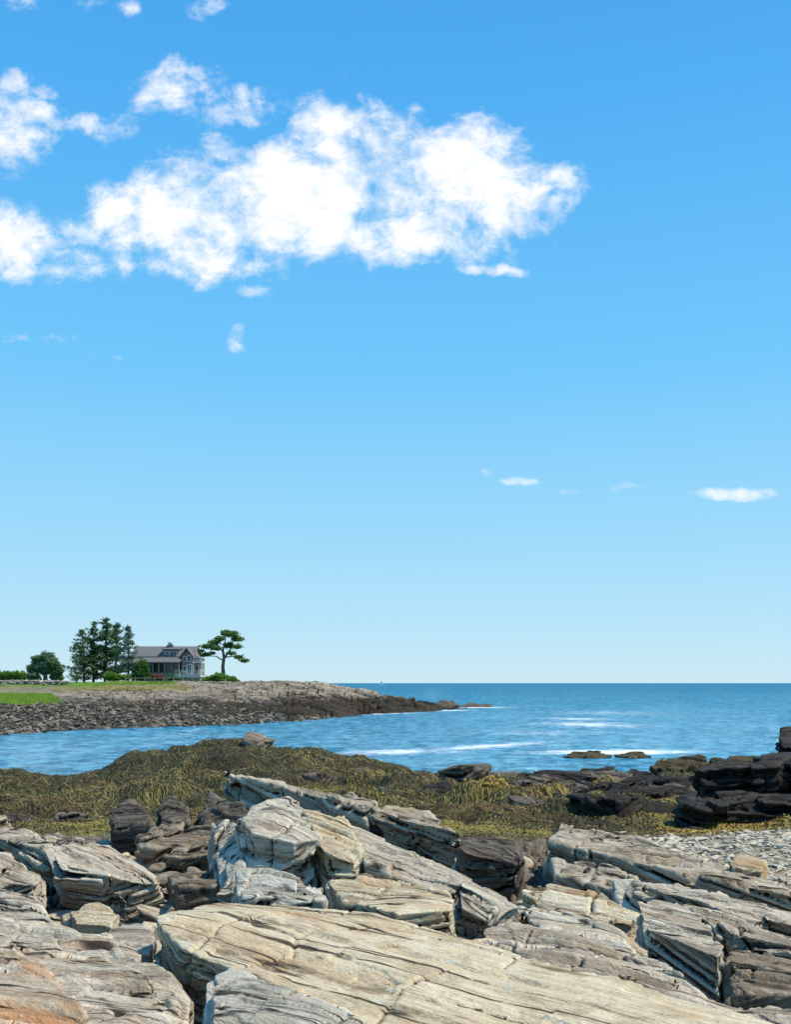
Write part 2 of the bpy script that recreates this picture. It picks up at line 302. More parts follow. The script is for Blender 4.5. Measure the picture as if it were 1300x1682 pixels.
flat=bedframe(-.10,-.35,.05,-.62,.9)
steep=bedframe(-.30,-.7,.35,-.45,.6)
blk=bedframe(-.07,-.25,.05,-.12,1.)
RK=[
('rock_slab','huge cream and ochre slab with pale lichen spots across the bottom foreground','cream',[(250,1508,5.6),(400,1482,6.3),(560,1490,6.25),(650,1502,6.1),(735,1545,5.65),(1000,1612,5.05),(1320,1705,4.4),(1300,1830,3.6),(1000,1830,3.5),(600,1700,4.25),(420,1625,4.65),(300,1560,5.05)],.7,dict(bed=flat,amp=.65,vk=.0017,cut=.6,brk=.35)),
('rock_slab','blue grey split layer of rock leaning on the front of the huge cream slab','blue',[(345,1608,4.5),(392,1582,4.65),(470,1612,4.55),(620,1690,4.2),(640,1790,3.7),(400,1790,3.6),(340,1700,4.0)],.5,dict(bed=steep,amp=.9,lay=.12,brk=.6)),
('rock_slab','long grey streaked slab running along the bottom left corner','grey',[(-180,1450,6.3),(0,1462,6.2),(60,1492,5.9),(120,1552,5.3),(300,1648,4.5),(330,1710,4.2),(200,1800,3.7),(-150,1800,3.5)],.6,dict(bed=steep,amp=1.,vk=.0017,lay=.15,cut=.8,brk=.4)),
('rock_slab','orange brown rust stained slab at the lower left edge','rust',[(-90,1510,5.0),(20,1538,4.85),(85,1600,4.5),(150,1668,4.15),(160,1740,3.8),(-100,1780,3.6)],.4,dict(bed=steep,amp=.9,cut=.7,brk=.4)),
('rock_slab','long thin grey sliver of rock lying left of the huge cream slab','grey',[(85,1535,5.5),(140,1528,5.6),(225,1580,5.1),(302,1628,4.75),(298,1650,4.6),(200,1618,4.8),(110,1568,5.2)],.22,dict(bed=steep,amp=.8,lay=.09,brk=.5)),
('boulder','pale wedge shaped boulder with dark underside on the left','grey',[(75,1398,8.0),(130,1381,8.7),(185,1386,8.6),(262,1438,7.8),(264,1450,7.6),(190,1446,7.35),(90,1430,7.5)],.30,dict(amp=.9,dn=(.03,.22),bed=flat,lay=.2,brk=.5)),
('rock_ledge','dark striped ledge end at the left edge above the pale wedge boulder','ledge',[(-90,1326,9.6),(0,1338,9.3),(85,1388,8.4),(82,1400,8.2),(0,1372,8.6),(-90,1360,8.8)],.4,dict(bed=steep,amp=1.1)),
('boulder','brown grey boulder at the left edge beside the pale wedge boulder','ledge',[(-80,1398,7.5),(20,1397,7.7),(68,1438,7.2),(62,1455,6.9),(-60,1445,6.8)],.4,dict(amp=1.1)),
('boulder','small dark pointed boulder, left one of the pair beside the seaweed','dark',[(188,1335,10.9),(212,1304,11.4),(238,1328,11),(252,1355,10.4),(186,1360,10.4)],.35,dict(amp=1.2)),
('boulder','small dark pointed boulder, right one of the pair beside the seaweed','dark',[(256,1335,11),(280,1308,11.4),(310,1328,11),(312,1352,10.4),(262,1358,10.3)],.35,dict(amp=1.2)),
('boulder','jagged brown black broken rock right of the pale wedge boulder','brown',[(222,1385,9.2),(262,1354,9.9),(350,1364,9.5),(372,1400,8.8),(300,1405,8.7),(230,1398,8.8)],.5,dict(amp=1.4,cut=1.9,brk=1.6)),
('boulder','low brown cracked rock in front of the jagged brown black rock','brown',[(268,1440,7.9),(325,1425,8.3),(368,1442,7.8),(362,1462,7.4),(290,1462,7.4)],.28,dict(amp=1.3,cut=1.7,brk=1.6)),
('rock_slab','flat tan stone plate below the pale wedge boulder','cream',[(105,1495,6.7),(160,1485,6.9),(205,1500,6.6),(180,1522,6.25),(120,1518,6.3)],.14,dict(amp=.5,brk=.3)),
('rock_slab','small reddish stone at the left behind the grey streaked slab','rust',[(-20,1470,6.7),(30,1462,6.8),(72,1480,6.5),(50,1495,6.3),(0,1490,6.3)],.14,dict(amp=.5,brk=.3)),
('rock_slab','bluish stone plate wedged left of the huge cream slab','blue',[(175,1530,6.0),(225,1512,6.3),(262,1530,6.0),(255,1560,5.6),(200,1556,5.7)],.16,dict(amp=.5,brk=.3)),
('rock_slab','narrow pale stone lying below the flat tan stone plate','grey',[(120,1540,5.8),(170,1530,5.9),(240,1575,5.4),(225,1590,5.2),(150,1566,5.5)],.14,dict(amp=.5,brk=.3)),
('rock_outcrop','tall grey face of the central outcrop with dark seams, left half','grey',[(394,1346,7.9),(425,1316,8.3),(472,1306,8.3),(510,1330,8.1),(524,1385,7.5),(480,1392,7.35),(402,1375,7.5)],.85,dict(amp=1.1,cut=1.3)),
('rock_outcrop','tall pale brown face of the central outcrop, right half','cream',[(468,1308,8.45),(520,1318,8.4),(565,1341,8.1),(604,1385,7.6),(590,1412,7.3),(540,1396,7.35),(505,1350,7.9)],.85,dict(amp=1.1,cut=1.3)),
('rock_outcrop','narrow bluish block on the left side of the central outcrop','blue',[(352,1350,8.7),(385,1338,8.7),(402,1352,8.2),(402,1430,7.4),(385,1460,7.05),(362,1440,7.4)],.5,dict(amp=1.1,cut=1.3)),
('rock_slab','long grey grooved slab running down right from the central outcrop','grey',[(555,1350,8.3),(640,1383,8.2),(720,1420,7.9),(838,1468,7.3),(862,1496,6.95),(800,1512,6.8),(720,1468,7.0),(600,1420,7.3)],.6,dict(amp=1.15,lay=.12,cut=1.,brk=.7)),
('rock_slab','low cream layered rock at the foot of the central outcrop','cream',[(540,1442,7.2),(620,1438,7.3),(700,1456,7.0),(705,1480,6.7),(570,1482,6.6)],.3,dict(amp=1.)),
('rock_slab','low blue grey rock below the left half of the central outcrop','blue',[(385,1430,7.0),(450,1425,7.0),(530,1450,6.8),(540,1478,6.5),(400,1478,6.5)],.3,dict(amp=1.)),
('rock_slab','tan wedge of rock with split brown end lying on the huge cream slab','cream',[(585,1490,6.3),(670,1470,6.6),(738,1460,6.6),(748,1478,6.35),(745,1500,6.1),(650,1508,6.0)],.24,dict(amp=.6,bed=flat,lay=.08,cut=.6,brk=.3)),
('rock_ledge','long dark ledge behind the central outcrop with pale upper edge','ledge',[(372,1264,12.5),(400,1267,12.6),(510,1298,11.8),(650,1340,10.9),(652,1346,10.7),(505,1306,11.5),(374,1272,12.2)],1.0,dict(amp=1.3,cut=1.5)),
('rock_outcrop','black shadowed block at the left foot of the long dark ledge','dark',[(322,1335,11),(345,1302,11.6),(392,1302,11.4),(420,1335,10.5),(380,1360,10.0),(325,1360,10.3)],.7,dict(amp=1.3,cut=1.7)),
('rock_ledge','second long ledge with pale crest and dark face behind the grooved slab','ledge',[(512,1302,11.6),(555,1299,11.8),(640,1326,11.2),(748,1352,10.6),(760,1362,10.3),(650,1338,10.75),(540,1312,11.2)],.9,dict(amp=1.3,cut=1.5)),
('rock_outcrop','dark squared block at the right end of the second long ledge','dark',[(748,1388,9.8),(785,1374,10.4),(846,1384,10.2),(862,1412,9.6),(848,1424,9.4),(758,1402,9.5)],.65,dict(amp=1.3,cut=1.5)),
('rock_ledge','long striped ledge sloping across the right side, topmost of its layers','ledge',[(898,1372,10.6),(922,1354,11.2),(1000,1368,11),(1110,1394,10.5),(1260,1440,9.6),(1340,1472,9),(1320,1484,8.8),(1150,1447,9.3),(1000,1402,10.1),(900,1386,10.3)],.75,dict(amp=1.25,lay=.12,cut=1.4,brk=.8)),
('rock_ledge','grey layer below the long striped ledge at the right','grey',[(1000,1436,9.1),(1100,1446,8.9),(1200,1474,8.5),(1340,1514,8.0),(1330,1532,7.7),(1180,1492,8.1),(1020,1455,8.7)],.5,dict(amp=1.2,lay=.11,cut=1.2,brk=.8)),
('rock_ledge','second thin strip of striped rock under the topmost right ledge','ledge',[(905,1420,9.6),(980,1425,9.6),(1080,1448,9.2),(1180,1480,8.6),(1160,1492,8.3),(1050,1466,8.8),(915,1440,9.3)],.45,dict(amp=1.2,lay=.1,cut=1.2)),
('rock_ledge','brown layered slab between the pale angular block and the right edge','ledge',[(1110,1480,7.9),(1200,1496,7.9),(1340,1548,7.3),(1340,1570,6.95),(1200,1540,7.05),(1150,1502,7.45)],.5,dict(amp=1.2,lay=.11,cut=1.2)),
('rock_slab','stepped tan and grey rock between the grooved slab and the right ledge','cream',[(862,1448,8.2),(950,1466,8),(1050,1495,7.6),(1058,1515,7.3),(960,1500,7.4),(866,1476,7.7)],.45,dict(amp=1.2,cut=1.8,brk=1.6)),
('boulder','large pale grey angular block right of centre with a squared right end','grey',[(1045,1480,7.2),(1105,1476,7.4),(1150,1506,7.0),(1190,1554,6.4),(1186,1574,6.2),(1060,1525,6.6)],.6,dict(amp=.9,lay=.2,cut=.8,brk=.4)),
('rock_slab','fluted grey slab below the pale angular block','grey',[(848,1488,7.3),(950,1498,7.2),(1060,1556,6.6),(1120,1610,5.9),(1050,1596,6.0),(900,1542,6.5)],.5,dict(amp=1.2,lay=.09,brk=.8)),
('rock_slab','long brown grey fluted slab along the upper edge of the huge cream slab','ledge',[(765,1538,6.35),(850,1516,6.7),(960,1545,6.4),(1100,1600,5.9),(1240,1668,5.2),(1210,1685,5.0),(1000,1612,5.4),(800,1565,5.9)],.5,dict(amp=1.1,lay=.09,cut=1.,brk=.8)),
('boulder','brown blocky stone at the right edge beside the pale angular block','brown',[(1195,1562,6.6),(1240,1552,6.9),(1340,1576,6.6),(1340,1602,6.2),(1200,1587,6.2)],.4,dict(amp=1.1)),
('boulder','dark rounded stone at the lower right edge','brown',[(1198,1602,5.9),(1250,1592,6.0),(1340,1610,5.8),(1340,1640,5.4),(1210,1632,5.4)],.4,dict(amp=1.1)),
('rock_slab','dark flat rock in the bottom right corner','ledge',[(1200,1660,5.1),(1260,1648,5.2),(1350,1655,5.1),(1350,1720,4.6),(1230,1710,4.6)],.4,dict(amp=1.)),
('boulder','pale block sitting on the right ledge near the edge','cream',[(1195,1414,9.9),(1225,1404,10.2),(1262,1416,10.),(1255,1432,9.6),(1205,1430,9.6)],.2,dict(amp=.5,brk=.3)),
('rock_outcrop','big black layered outcrop at the right edge','black',[(1136,1266,16.8),(1180,1256,17.5),(1250,1240,18),(1360,1243,18),(1360,1256,16.8),(1250,1254,16.8),(1190,1268,16.3),(1140,1276,16.3)],1.4,dict(amp=1.3,S=1.6,bed=blk,lay=.17,cut=1.5,brk=1.3)),
('rock_outcrop','lower black step of rock at the foot of the big black outcrop','black',[(1110,1312,15.6),(1135,1300,16.2),(1230,1302,16.2),(1340,1310,16),(1340,1325,15.2),(1220,1322,15.2),(1120,1330,15.1)],.8,dict(amp=1.3,S=1.4,bed=blk,lay=.15,cut=1.8,brk=1.5)),
('rock_outcrop','dark peaked rock top behind the big black outcrop at the right edge','black',[(1270,1222,22),(1286,1199,23),(1350,1194,23),(1350,1218,21.5),(1275,1228,21.5)],1.5,dict(amp=1.4,S=1.6,bed=blk,cut=1.5)),
('boulder','black jagged rock at the far side of the seaweed, left of centre right group','black',[(915,1284,30),(960,1262,32),(1012,1255,32),(1018,1270,30),(930,1284,30)],.9,dict(amp=1.4,S=1.7,cut=1.6,brk=1.5)),
('boulder','black slanted rock between the jagged rock and the big black outcrop','black',[(1020,1282,27),(1036,1260,28),(1086,1268,27),(1112,1290,25.6),(1030,1290,26)],.8,dict(amp=1.4,S=1.6,cut=1.6,brk=1.5)),
('boulder','small black rock touching the left side of the big black outcrop','black',[(1072,1302,22),(1105,1281,24),(1140,1284,23),(1138,1310,21),(1080,1316,21)],.7,dict(amp=1.4,S=1.4,cut=1.6,brk=1.5)),
('boulder','low black rock poking from the seaweed in front of the jagged black rock','black',[(868,1304,24),(915,1286,26),(965,1296,25),(955,1312,23.5),(880,1315,23.5)],.5,dict(amp=1.2,S=1.4,cut=1.7)),
('boulder','low dark slab in seaweed beside the golden weed patch','dark',[(790,1300,24),(830,1287,26),(868,1296,25),(860,1308,23.8),(806,1310,23.8)],.5,dict(amp=1.2,S=1.4,cut=1.7)),
('boulder','dark rock half covered in weed in front of the big black outcrop','black',[(1040,1335,17.5),(1070,1316,18.5),(1112,1324,18),(1108,1345,17),(1050,1350,16.8)],.5,dict(amp=1.2,S=1.2,cut=1.8)),
('boulder','bare brown rock on the crest of the seaweed ridge','brown',[(398,1214,41),(408,1200,42),(432,1205,42),(455,1216,41),(420,1222,40.5)],.9,dict(amp=1.,S=2.)),
('boulder','bare orange brown rock on the lower right slope of the seaweed ridge','brown',[(568,1252,39),(585,1241,40),(606,1248,40),(600,1260,38.5),(572,1262,38.5)],.6,dict(amp=1.,S=1.8)),
('sea_rock','low brown weedy rock awash in the bay, left one of two','weedrock',[(925,1241,60),(938,1234,62),(960,1237,62),(985,1235,62),(1010,1241,60),(965,1243,59)],.5,dict(amp=1.,S=2.,cut=1.8)),
('sea_rock','low brown weedy rock awash in the bay, right one of two','weedrock',[(1004,1241,60.5),(1030,1238,61),(1062,1234,61),(1077,1241,60),(1040,1243,59)],.5,dict(amp=1.,S=2.,cut=1.8)),
('sea_rock','rounded brown weedy rock near the water behind the black rocks','weedrock',[(1066,1256,41),(1095,1243,42),(1150,1240,42.5),(1170,1252,41),(1110,1262,39.5)],1.2,dict(amp=1.2,S=2.,cut=1.5)),
('sea_rock','flat brown weedy rock running to the right edge at the water','weedrock',[(1165,1248,41),(1195,1240,42),(1275,1243,42.5),(1275,1255,41),(1190,1260,40)],1.1,dict(amp=1.2,S=2.,cut=1.5)),
('sea_rock','dome of brown weedy rock at the water edge left of the jagged black rock','weedrock',[(874,1270,37),(892,1262,38),(918,1264,38),(925,1276,36.5),(890,1282,36)],.6,dict(amp=1.,S=1.5)),
('sea_rock','brown low islet off the tip of the headland, nearest to it','dark',[(704,1157,171),(726,1148,174),(748,1150,174),(758,1157,172),(730,1160,171)],2.,dict(amp=.9,S=2.4,vk=.0012,cut=1.4)),
('sea_rock','thin dark islet off the tip of the headland, farthest right','dark',[(748,1158,186),(775,1152,188),(812,1156,187),(808,1161,185),(775,1163,184)],1.8,dict(amp=.9,S=2.4,vk=.0012,cut=1.4)),
('sea_rock','low dark rock in the surf between the headland tip and the islets','dark',[(716,1165,176),(745,1160,178),(770,1161,177),(764,1166,175)],1.5,dict(amp=.9,S=2.2,vk=.0012,cut=1.4)),
]
for nm,lb,mt,top,h,kw in RK: rock(nm,lb,mt,top,h,**kw)

# ---------------------------------------------------------------- foreground terrain
FY=np.array([1.5,3,6,9,12,16,22,30,38,44,50,58.])
FC={-450:[2.6,2.6,2.7,2.75,2.6,2.3,1.9,1.35,.9,.55,.05,-1],
 0:[2.5,2.55,2.65,2.7,2.55,2.25,1.8,1.2,.75,.42,.03,-1],
 100:[2.5,2.55,2.65,2.7,2.55,2.25,1.75,1.1,.6,.12,-.3,-1],
 160:[2.5,2.55,2.65,2.7,2.55,2.25,1.75,1.15,.75,.4,-.3,-1],
 230:[2.5,2.55,2.65,2.7,2.55,2.3,1.8,1.3,1.3,1.4,.2,-1],
 400:[2.5,2.55,2.65,2.7,2.6,2.4,1.95,1.6,1.7,1.9,.5,-1],
 500:[2.5,2.55,2.65,2.7,2.6,2.4,1.95,1.55,1.6,1.45,.2,-1],
 600:[2.4,2.45,2.5,2.6,2.6,2.35,1.85,1.4,1.3,1.0,.1,-1],
 720:[2.3,2.35,2.4,2.5,2.5,2.3,1.8,1.2,.8,.2,-.2,-1],
 900:[2.1,2.15,2.2,2.3,2.45,2.2,1.7,1.1,.5,.1,-.3,-1],
 1100:[2.0,2.05,2.1,2.2,2.45,2.2,1.75,1.15,.6,.15,-.3,-1],
 1300:[2.0,2.05,2.1,2.2,2.5,2.35,2.0,1.4,.8,.3,-.3,-1],
 1800:[2.0,2.05,2.1,2.2,2.5,2.5,2.2,1.7,1.0,.4,-.3,-1]}
pk=np.array(sorted(FC)); FT=np.array([FC[k] for k in pk])
def bil(px,Y,pk,YK,T):
    i=np.clip(np.searchsorted(pk,px)-1,0,len(pk)-2); j=np.clip(np.searchsorted(YK,Y)-1,0,len(YK)-2)
    s=np.clip((px-pk[i])/(pk[i+1]-pk[i]),0,1); t=np.clip((Y-YK[j])/(YK[j+1]-YK[j]),0,1); s=s*s*(3-2*s)
    return (T[i,j]*(1-s)+T[i+1,j]*s)*(1-t)+(T[i,j+1]*(1-s)+T[i+1,j+1]*s)*t
def sst(x,a,b): t=np.clip((x-a)/(b-a),0,1); return t*t*(3-2*t)
DOMES=[(812,20,.8,.6),(850,18.5,.55,.4),(1000,20,.9,.45),(1050,17.5,.7,.35),(900,28,1.2,.5),(960,24,1,.4),(940,17,.6,.3),(885,21,.7,.4),
 (300,38,2.2,.15),(350,33,1.6,.2),(480,36,1.8,.2),(560,30,1.5,.3),(640,28,1.2,.3),(700,25,1.2,.3),(740,32,1.5,.25),(1120,30,1.3,.4),(120,22,1.4,.2),(20,28,1.8,.2),(205,41,1.2,.2),(450,24,1.0,.3),(260,20,1.,.25),(350,26,1.2,.25),(600,19,.8,.25)]
def weedmask(px,Y): 
    lo=12.0+1.6*sst(px,950,1080)
    return sst(Y,lo,lo+1.6)
def lumps(X,Y):
    p=np.stack([X,Y,np.zeros_like(X)],1)
    big=fbm(p/np.array([3.2,2.6,1])+3,2)
    rg=1-np.abs(perlin(p/np.array([1.7,1.4,1])+5))*2.2
    rg2=1-np.abs(perlin(p/np.array([.7,.6,1])+25))*2.2
    return .34*big+.26*(rg-.4)+.14*(rg2-.4),rg2,rg
def Hf(X,Y):
    px=650+F*X/Y; z=bil(px,Y,pk,FY,FT); wm=weedmask(px,Y)
    tus=lumps(X,Y)[0]
    z=z+wm*tus*sst(Y,12,18)*np.where(Y>44,.8,1)
    for (dx,dY,r,h) in DOMES:
        cx=(dx-650)/F*dY; d2=((X-cx)**2+(Y-dY)**2)/r**2
        z=z+h*np.exp(-d2**1.5*.9)
    return z
pxs=np.arange(-450,1801,3.2); Ys=1.5*np.exp(np.linspace(0,math.log(58/1.5),560))
PX,YY=np.meshgrid(pxs,Ys); X=((PX-650)/F*YY).ravel(); Yr=YY.ravel(); pxr=PX.ravel()
Z=Hf(X,Yr); wm=weedmask(pxr,Yr)
v=np.stack([X,Yr,Z],1); bd=bedframe()
near=1-wm
pebb=sst(pxr,1000,1070)*sst(Yr,10.0,10.8)*(1-sst(Yr,14,15.5))
idx=np.where(near>.01)[0]
Z[idx]-= (strata(v[idx],bd,1.,3)-.12)*near[idx]*1.5*(1-.97*pebb[idx])
v[:,2]=Z
nx=len(pxs); ny=len(Ys); I=np.arange(nx*ny).reshape(ny,nx)
f=np.stack([I[:-1,:-1].ravel(),I[:-1,1:].ravel(),I[1:,1:].ravel(),I[1:,:-1].ravel()],1)
me=mesh_np('ground',v,f); setattr_vec(me,'bed',beduv(v,bd,3)); setattr_f(me,'weed',wm); setattr_f(me,'sand',pebb)
gm=rockmat('shore_ground',(.12,.096,.072),(.045,.037,.028),(.28,.235,.18),(.22,.12,.055),.3,(.016,.014,.011),.5,1)
t=NT(gm.node_tree); b=t.n['Principled BSDF']; src=b.inputs['Base Color'].links[0].from_socket
wa=t.new('ShaderNodeAttribute',attribute_name='weed').outputs['Fac']; pos=t.new('ShaderNodeNewGeometry').outputs['Position']
sa_=t.new('ShaderNodeAttribute',attribute_name='sand').outputs['Fac']
wn=t.noise(pos,1.3,6,.65); wcol=t.ramp(wn,[(.3,(.018,.016,.009)),(.5,(.045,.04,.018)),(.7,(.085,.073,.028))])
scl=t.ramp(t.noise(pos,9,6,.75),[(.35,(.24,.19,.13)),(.6,(.50,.42,.31))])
t.put(b.inputs['Base Color'],t.mix(wa,t.mix(sa_,src,scl),wcol))
tag(link('ground',me,gm),kind='structure')
rj=np.random.default_rng(41)
def poke(px,Y,s,mat,label,group):
    X0=(px-650)/F*Y; z0=float(Hf(np.array([X0]),np.array([Y]))[0])
    top=[]
    for k in range(6):
        a=6.283*k/6+rj.random()*.7; rr=s*(.5+.6*rj.random())
        x=X0+math.cos(a)*rr*1.5; y=Y+math.sin(a)*rr; z=z0+s*(.12+.5*rj.random())
        top.append((650+F*x/y,HY-(z-H)/y*F,y))
    rock('boulder',label,mat,top,s*1.3,S=s*1.4,amp=1.2,group=group,cut=1.6)
LB='dark jagged rock poking out of the seaweed right of centre'
for px,Y,s in [(770,26,.45),(850,30,.6),(905,22,.4),(985,27,.5),(1010,23,.5),(1060,21,.45),(940,33,.7),(1045,31,.6),(880,17.5,.3),(1000,16.5,.3),(1090,17,.35),(840,23,.35),(960,19,.35),(1120,23,.5),(1090,26,.5),(730,22,.3),(930,27,.5),(1030,19,.4),(790,31,.5)]:
    poke(px,Y,s*1.8,'black' if rj.random()<.7 else 'dark',LB,'dark rocks poking out of the seaweed')
LB2='small brown rock showing through the weed on the left and middle of the seaweed bank'
for px,Y,s in [(130,16,.2),(60,20,.25),(300,22,.25),(420,30,.3),(520,26,.25),(640,22,.25),(700,19,.22),(250,27,.25),(590,34,.3),(20,15,.22),(700,31,.3)]:
    poke(px,Y,s*1.5,'dark',LB2,'small rocks in the seaweed bank')

# ---------------------------------------------------------------- seaweed strands
def strands(N,sampler,length,width,tone0=.5,seed=1,lift=.02,steps=4):
    r=np.random.default_rng(seed)
    X,Y=sampler(r,N); 
    px=650+F*X/Y; keep=(r.random(len(X))<weedmask(px,Y))&(Hf(X,Y)>-.05); X=X[keep];Y=Y[keep]; n=len(X)
    L=length(Y)*(.5+1.*r.random(n)); W=width(Y)*(.6+.8*r.random(n))
    p=np.stack([X,Y],1); pts=[]; th=r.normal(size=n)*.55
    swirl=perlin(np.stack([X/.8,Y/.8,np.zeros(n)],1))*4.
    e=.1; lh=r.random(n)
    for k in range(steps):
        z=Hf(p[:,0],p[:,1]); gx=(Hf(p[:,0]+e,p[:,1])-z)/e; gy=(Hf(p[:,0],p[:,1]+e)-z)/e
        g=-np.stack([gx,gy],1); g=g+.18*np.stack([np.cos(swirl-1.57),np.sin(swirl-1.57)],1)
        g/=np.linalg.norm(g,axis=1)[:,None]+1e-6
        c,s=np.cos(th*.8),np.sin(th*.8); g=np.stack([g[:,0]*c-g[:,1]*s,g[:,0]*s+g[:,1]*c],1)
        hump=lift*math.sin(math.pi*(k+.6)/(steps))*(.3+1.8*lh) if k<steps-1 else .004*np.ones(n)
        pts.append((p.copy(),z+hump*Y**.3/2+.006,g)); p=p+g*(L/steps)[:,None]
    V=[]
    for k,(q,z,g) in enumerate(pts):
        w=W*(1,1.1,.9,.3)[k]
        sd=np.stack([-g[:,1],g[:,0]],1)*w[:,None]/2; tl=r.normal(size=n)*.35*w
        V.append(np.stack([q[:,0]-sd[:,0],q[:,1]-sd[:,1],z-tl],1)); V.append(np.stack([q[:,0]+sd[:,0],q[:,1]+sd[:,1],z+tl],1))
    V=np.stack(V,1)
    base=np.arange(n)[:,None]*2*steps
    fs=[]
    for k in range(steps-1): fs.append(np.concatenate([base+2*k,base+2*k+1,base+2*k+3,base+2*k+2],1))
    f=np.concatenate(fs,0)
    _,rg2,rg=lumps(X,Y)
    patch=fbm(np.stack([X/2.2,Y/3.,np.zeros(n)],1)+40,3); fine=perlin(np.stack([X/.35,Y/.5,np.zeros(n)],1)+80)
    tone=np.clip(tone0+.30*patch+.16*fine+.40*(rg2-.45)+.26*(rg-.45)+r.normal(size=n)*.07,0,1)  # hollows darker as older weed and painted gap shade, lump tops lighter
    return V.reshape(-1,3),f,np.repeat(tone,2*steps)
def samp_view(pxa,pxb,pya,pyb):
    def fn(r,N):
        px=r.uniform(pxa,pxb,N); u=r.random(N); Y=1/(1/pya+(1/pyb-1/pya)*u**.85)
        return (px-650)/F*Y,Y
    return fn
wmat,t,b=newmat('rockweed'); ta=t.new('ShaderNodeAttribute',attribute_name='tone').outputs['Fac']; pos=t.new('ShaderNodeNewGeometry').outputs['Position']
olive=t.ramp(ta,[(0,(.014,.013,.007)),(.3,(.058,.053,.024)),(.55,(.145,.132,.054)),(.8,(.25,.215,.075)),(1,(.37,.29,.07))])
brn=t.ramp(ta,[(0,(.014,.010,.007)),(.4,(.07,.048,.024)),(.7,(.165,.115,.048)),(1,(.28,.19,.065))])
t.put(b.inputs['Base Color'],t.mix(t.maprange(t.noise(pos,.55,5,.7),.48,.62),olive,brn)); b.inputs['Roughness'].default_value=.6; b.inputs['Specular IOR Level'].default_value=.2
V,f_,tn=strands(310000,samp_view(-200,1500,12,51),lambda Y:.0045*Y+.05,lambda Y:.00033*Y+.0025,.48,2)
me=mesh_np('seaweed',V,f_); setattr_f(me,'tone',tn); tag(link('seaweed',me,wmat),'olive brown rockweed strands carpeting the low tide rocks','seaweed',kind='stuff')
def samp_patch(cs):
    def fn(r,N):
        k=r.integers(0,len(cs),N); c=np.array(cs,float)[k]; px=c[:,0]+r.normal(size=N)*c[:,2]; Y=c[:,1]+r.normal(size=N)*c[:,3]
        Y=np.clip(Y,13,49); return (px-650)/F*Y,Y
    return fn
gmt,t,b=newmat('golden_rockweed'); ta=t.new('ShaderNodeAttribute',attribute_name='tone').outputs['Fac']
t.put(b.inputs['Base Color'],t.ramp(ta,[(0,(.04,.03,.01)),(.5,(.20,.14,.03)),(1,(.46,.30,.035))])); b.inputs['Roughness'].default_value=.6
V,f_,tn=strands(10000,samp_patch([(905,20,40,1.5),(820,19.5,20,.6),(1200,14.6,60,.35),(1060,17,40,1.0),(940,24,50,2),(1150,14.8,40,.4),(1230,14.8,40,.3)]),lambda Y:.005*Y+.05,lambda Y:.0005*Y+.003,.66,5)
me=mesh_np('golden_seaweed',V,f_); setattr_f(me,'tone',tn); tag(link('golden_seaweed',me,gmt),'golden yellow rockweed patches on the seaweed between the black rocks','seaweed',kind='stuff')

# ---------------------------------------------------------------- loose stones (stuff)
def stone_proto(r,sub=2):
    bm=bmesh.new(); bmesh.ops.create_icosphere(bm,subdivisions=sub,radius=1)
    v=np.array([x.co[:] for x in bm.verts]); f=np.array([[q.index for q in x.verts] for x in bm.faces]); bm.free()
    for k in range(10):
        d=r.normal(size=3); d/=np.linalg.norm(d); lim=.35+.35*r.random()
        e=v@d-lim; v=v-np.maximum(e,0)[:,None]*d
    v*=np.array([1.25,.75,.42])*(.75+.5*r.random(3)); return v,f
protos=[stone_proto(rng) for _ in range(9)]
def stones(name,pos,size,mat,seed,label,cat,S=1.,sink=.3,tilt=.35):
    r=np.random.default_rng(seed); VV=[];FF=[];BB=[];off=0
    for (x,y,z),s in zip(pos,size):
        v,f=protos[r.integers(len(protos))]
        a=r.uniform(0,6.28); tx,ty=r.normal(size=2)*tilt
        Rm=np.array((Matrix.Rotation(tx,3,'X')@Matrix.Rotation(ty,3,'Y')@Matrix.Rotation(a,3,'Z')))
        w=(v*s)@Rm.T+np.array([x,y,z+s*.42*(1-sink)])
        VV.append(w); FF.append(f+off); off+=len(v); BB.append(v*s+r.uniform(0,40,3))
    me=mesh_np(name,np.concatenate(VV),np.concatenate(FF),smooth=False); setattr_vec(me,'bed',np.concatenate(BB))
    tag(link(name,me,mat),label,cat,kind='stuff')
r=np.random.default_rng(5)
def scatter(n,pxa,pxb,Ya,Yb,smin,smax,pw=2.):
    px=r.uniform(pxa,pxb,n); Y=1/(1/Ya+(1/Yb-1/Ya)*r.random(n)); X=(px-650)/F*Y; z=Hf(X,Y); s=smin+(smax-smin)*r.random(n)**pw
    return np.stack([X,Y,z],1),s
p,s=scatter(3600,-100,1400,5.2,12.5,.03,.24,3.)
kp=~((650+F*p[:,0]/p[:,1]>1010)&(p[:,1]>9.9)); p=p[kp]; s=s[kp]
stones('rubble',p,s,M['ledge'],3,'loose broken brown grey stones lying in the gaps between the slabs','stones')
p,s=scatter(4200,1000,1420,10.0,14.2,.012,.09,3.5)
pm=rockmat('pale_pebbles',(.55,.46,.335),(.36,.285,.20),(.68,.59,.455),(.42,.27,.13),.25,(.16,.12,.085),.15,1,line=.3)
stones('pebbles',p,s,pm,4,'pale sandy shingle and flat stones filling the pocket beach at right','pebbles',tilt=.15,sink=.6)

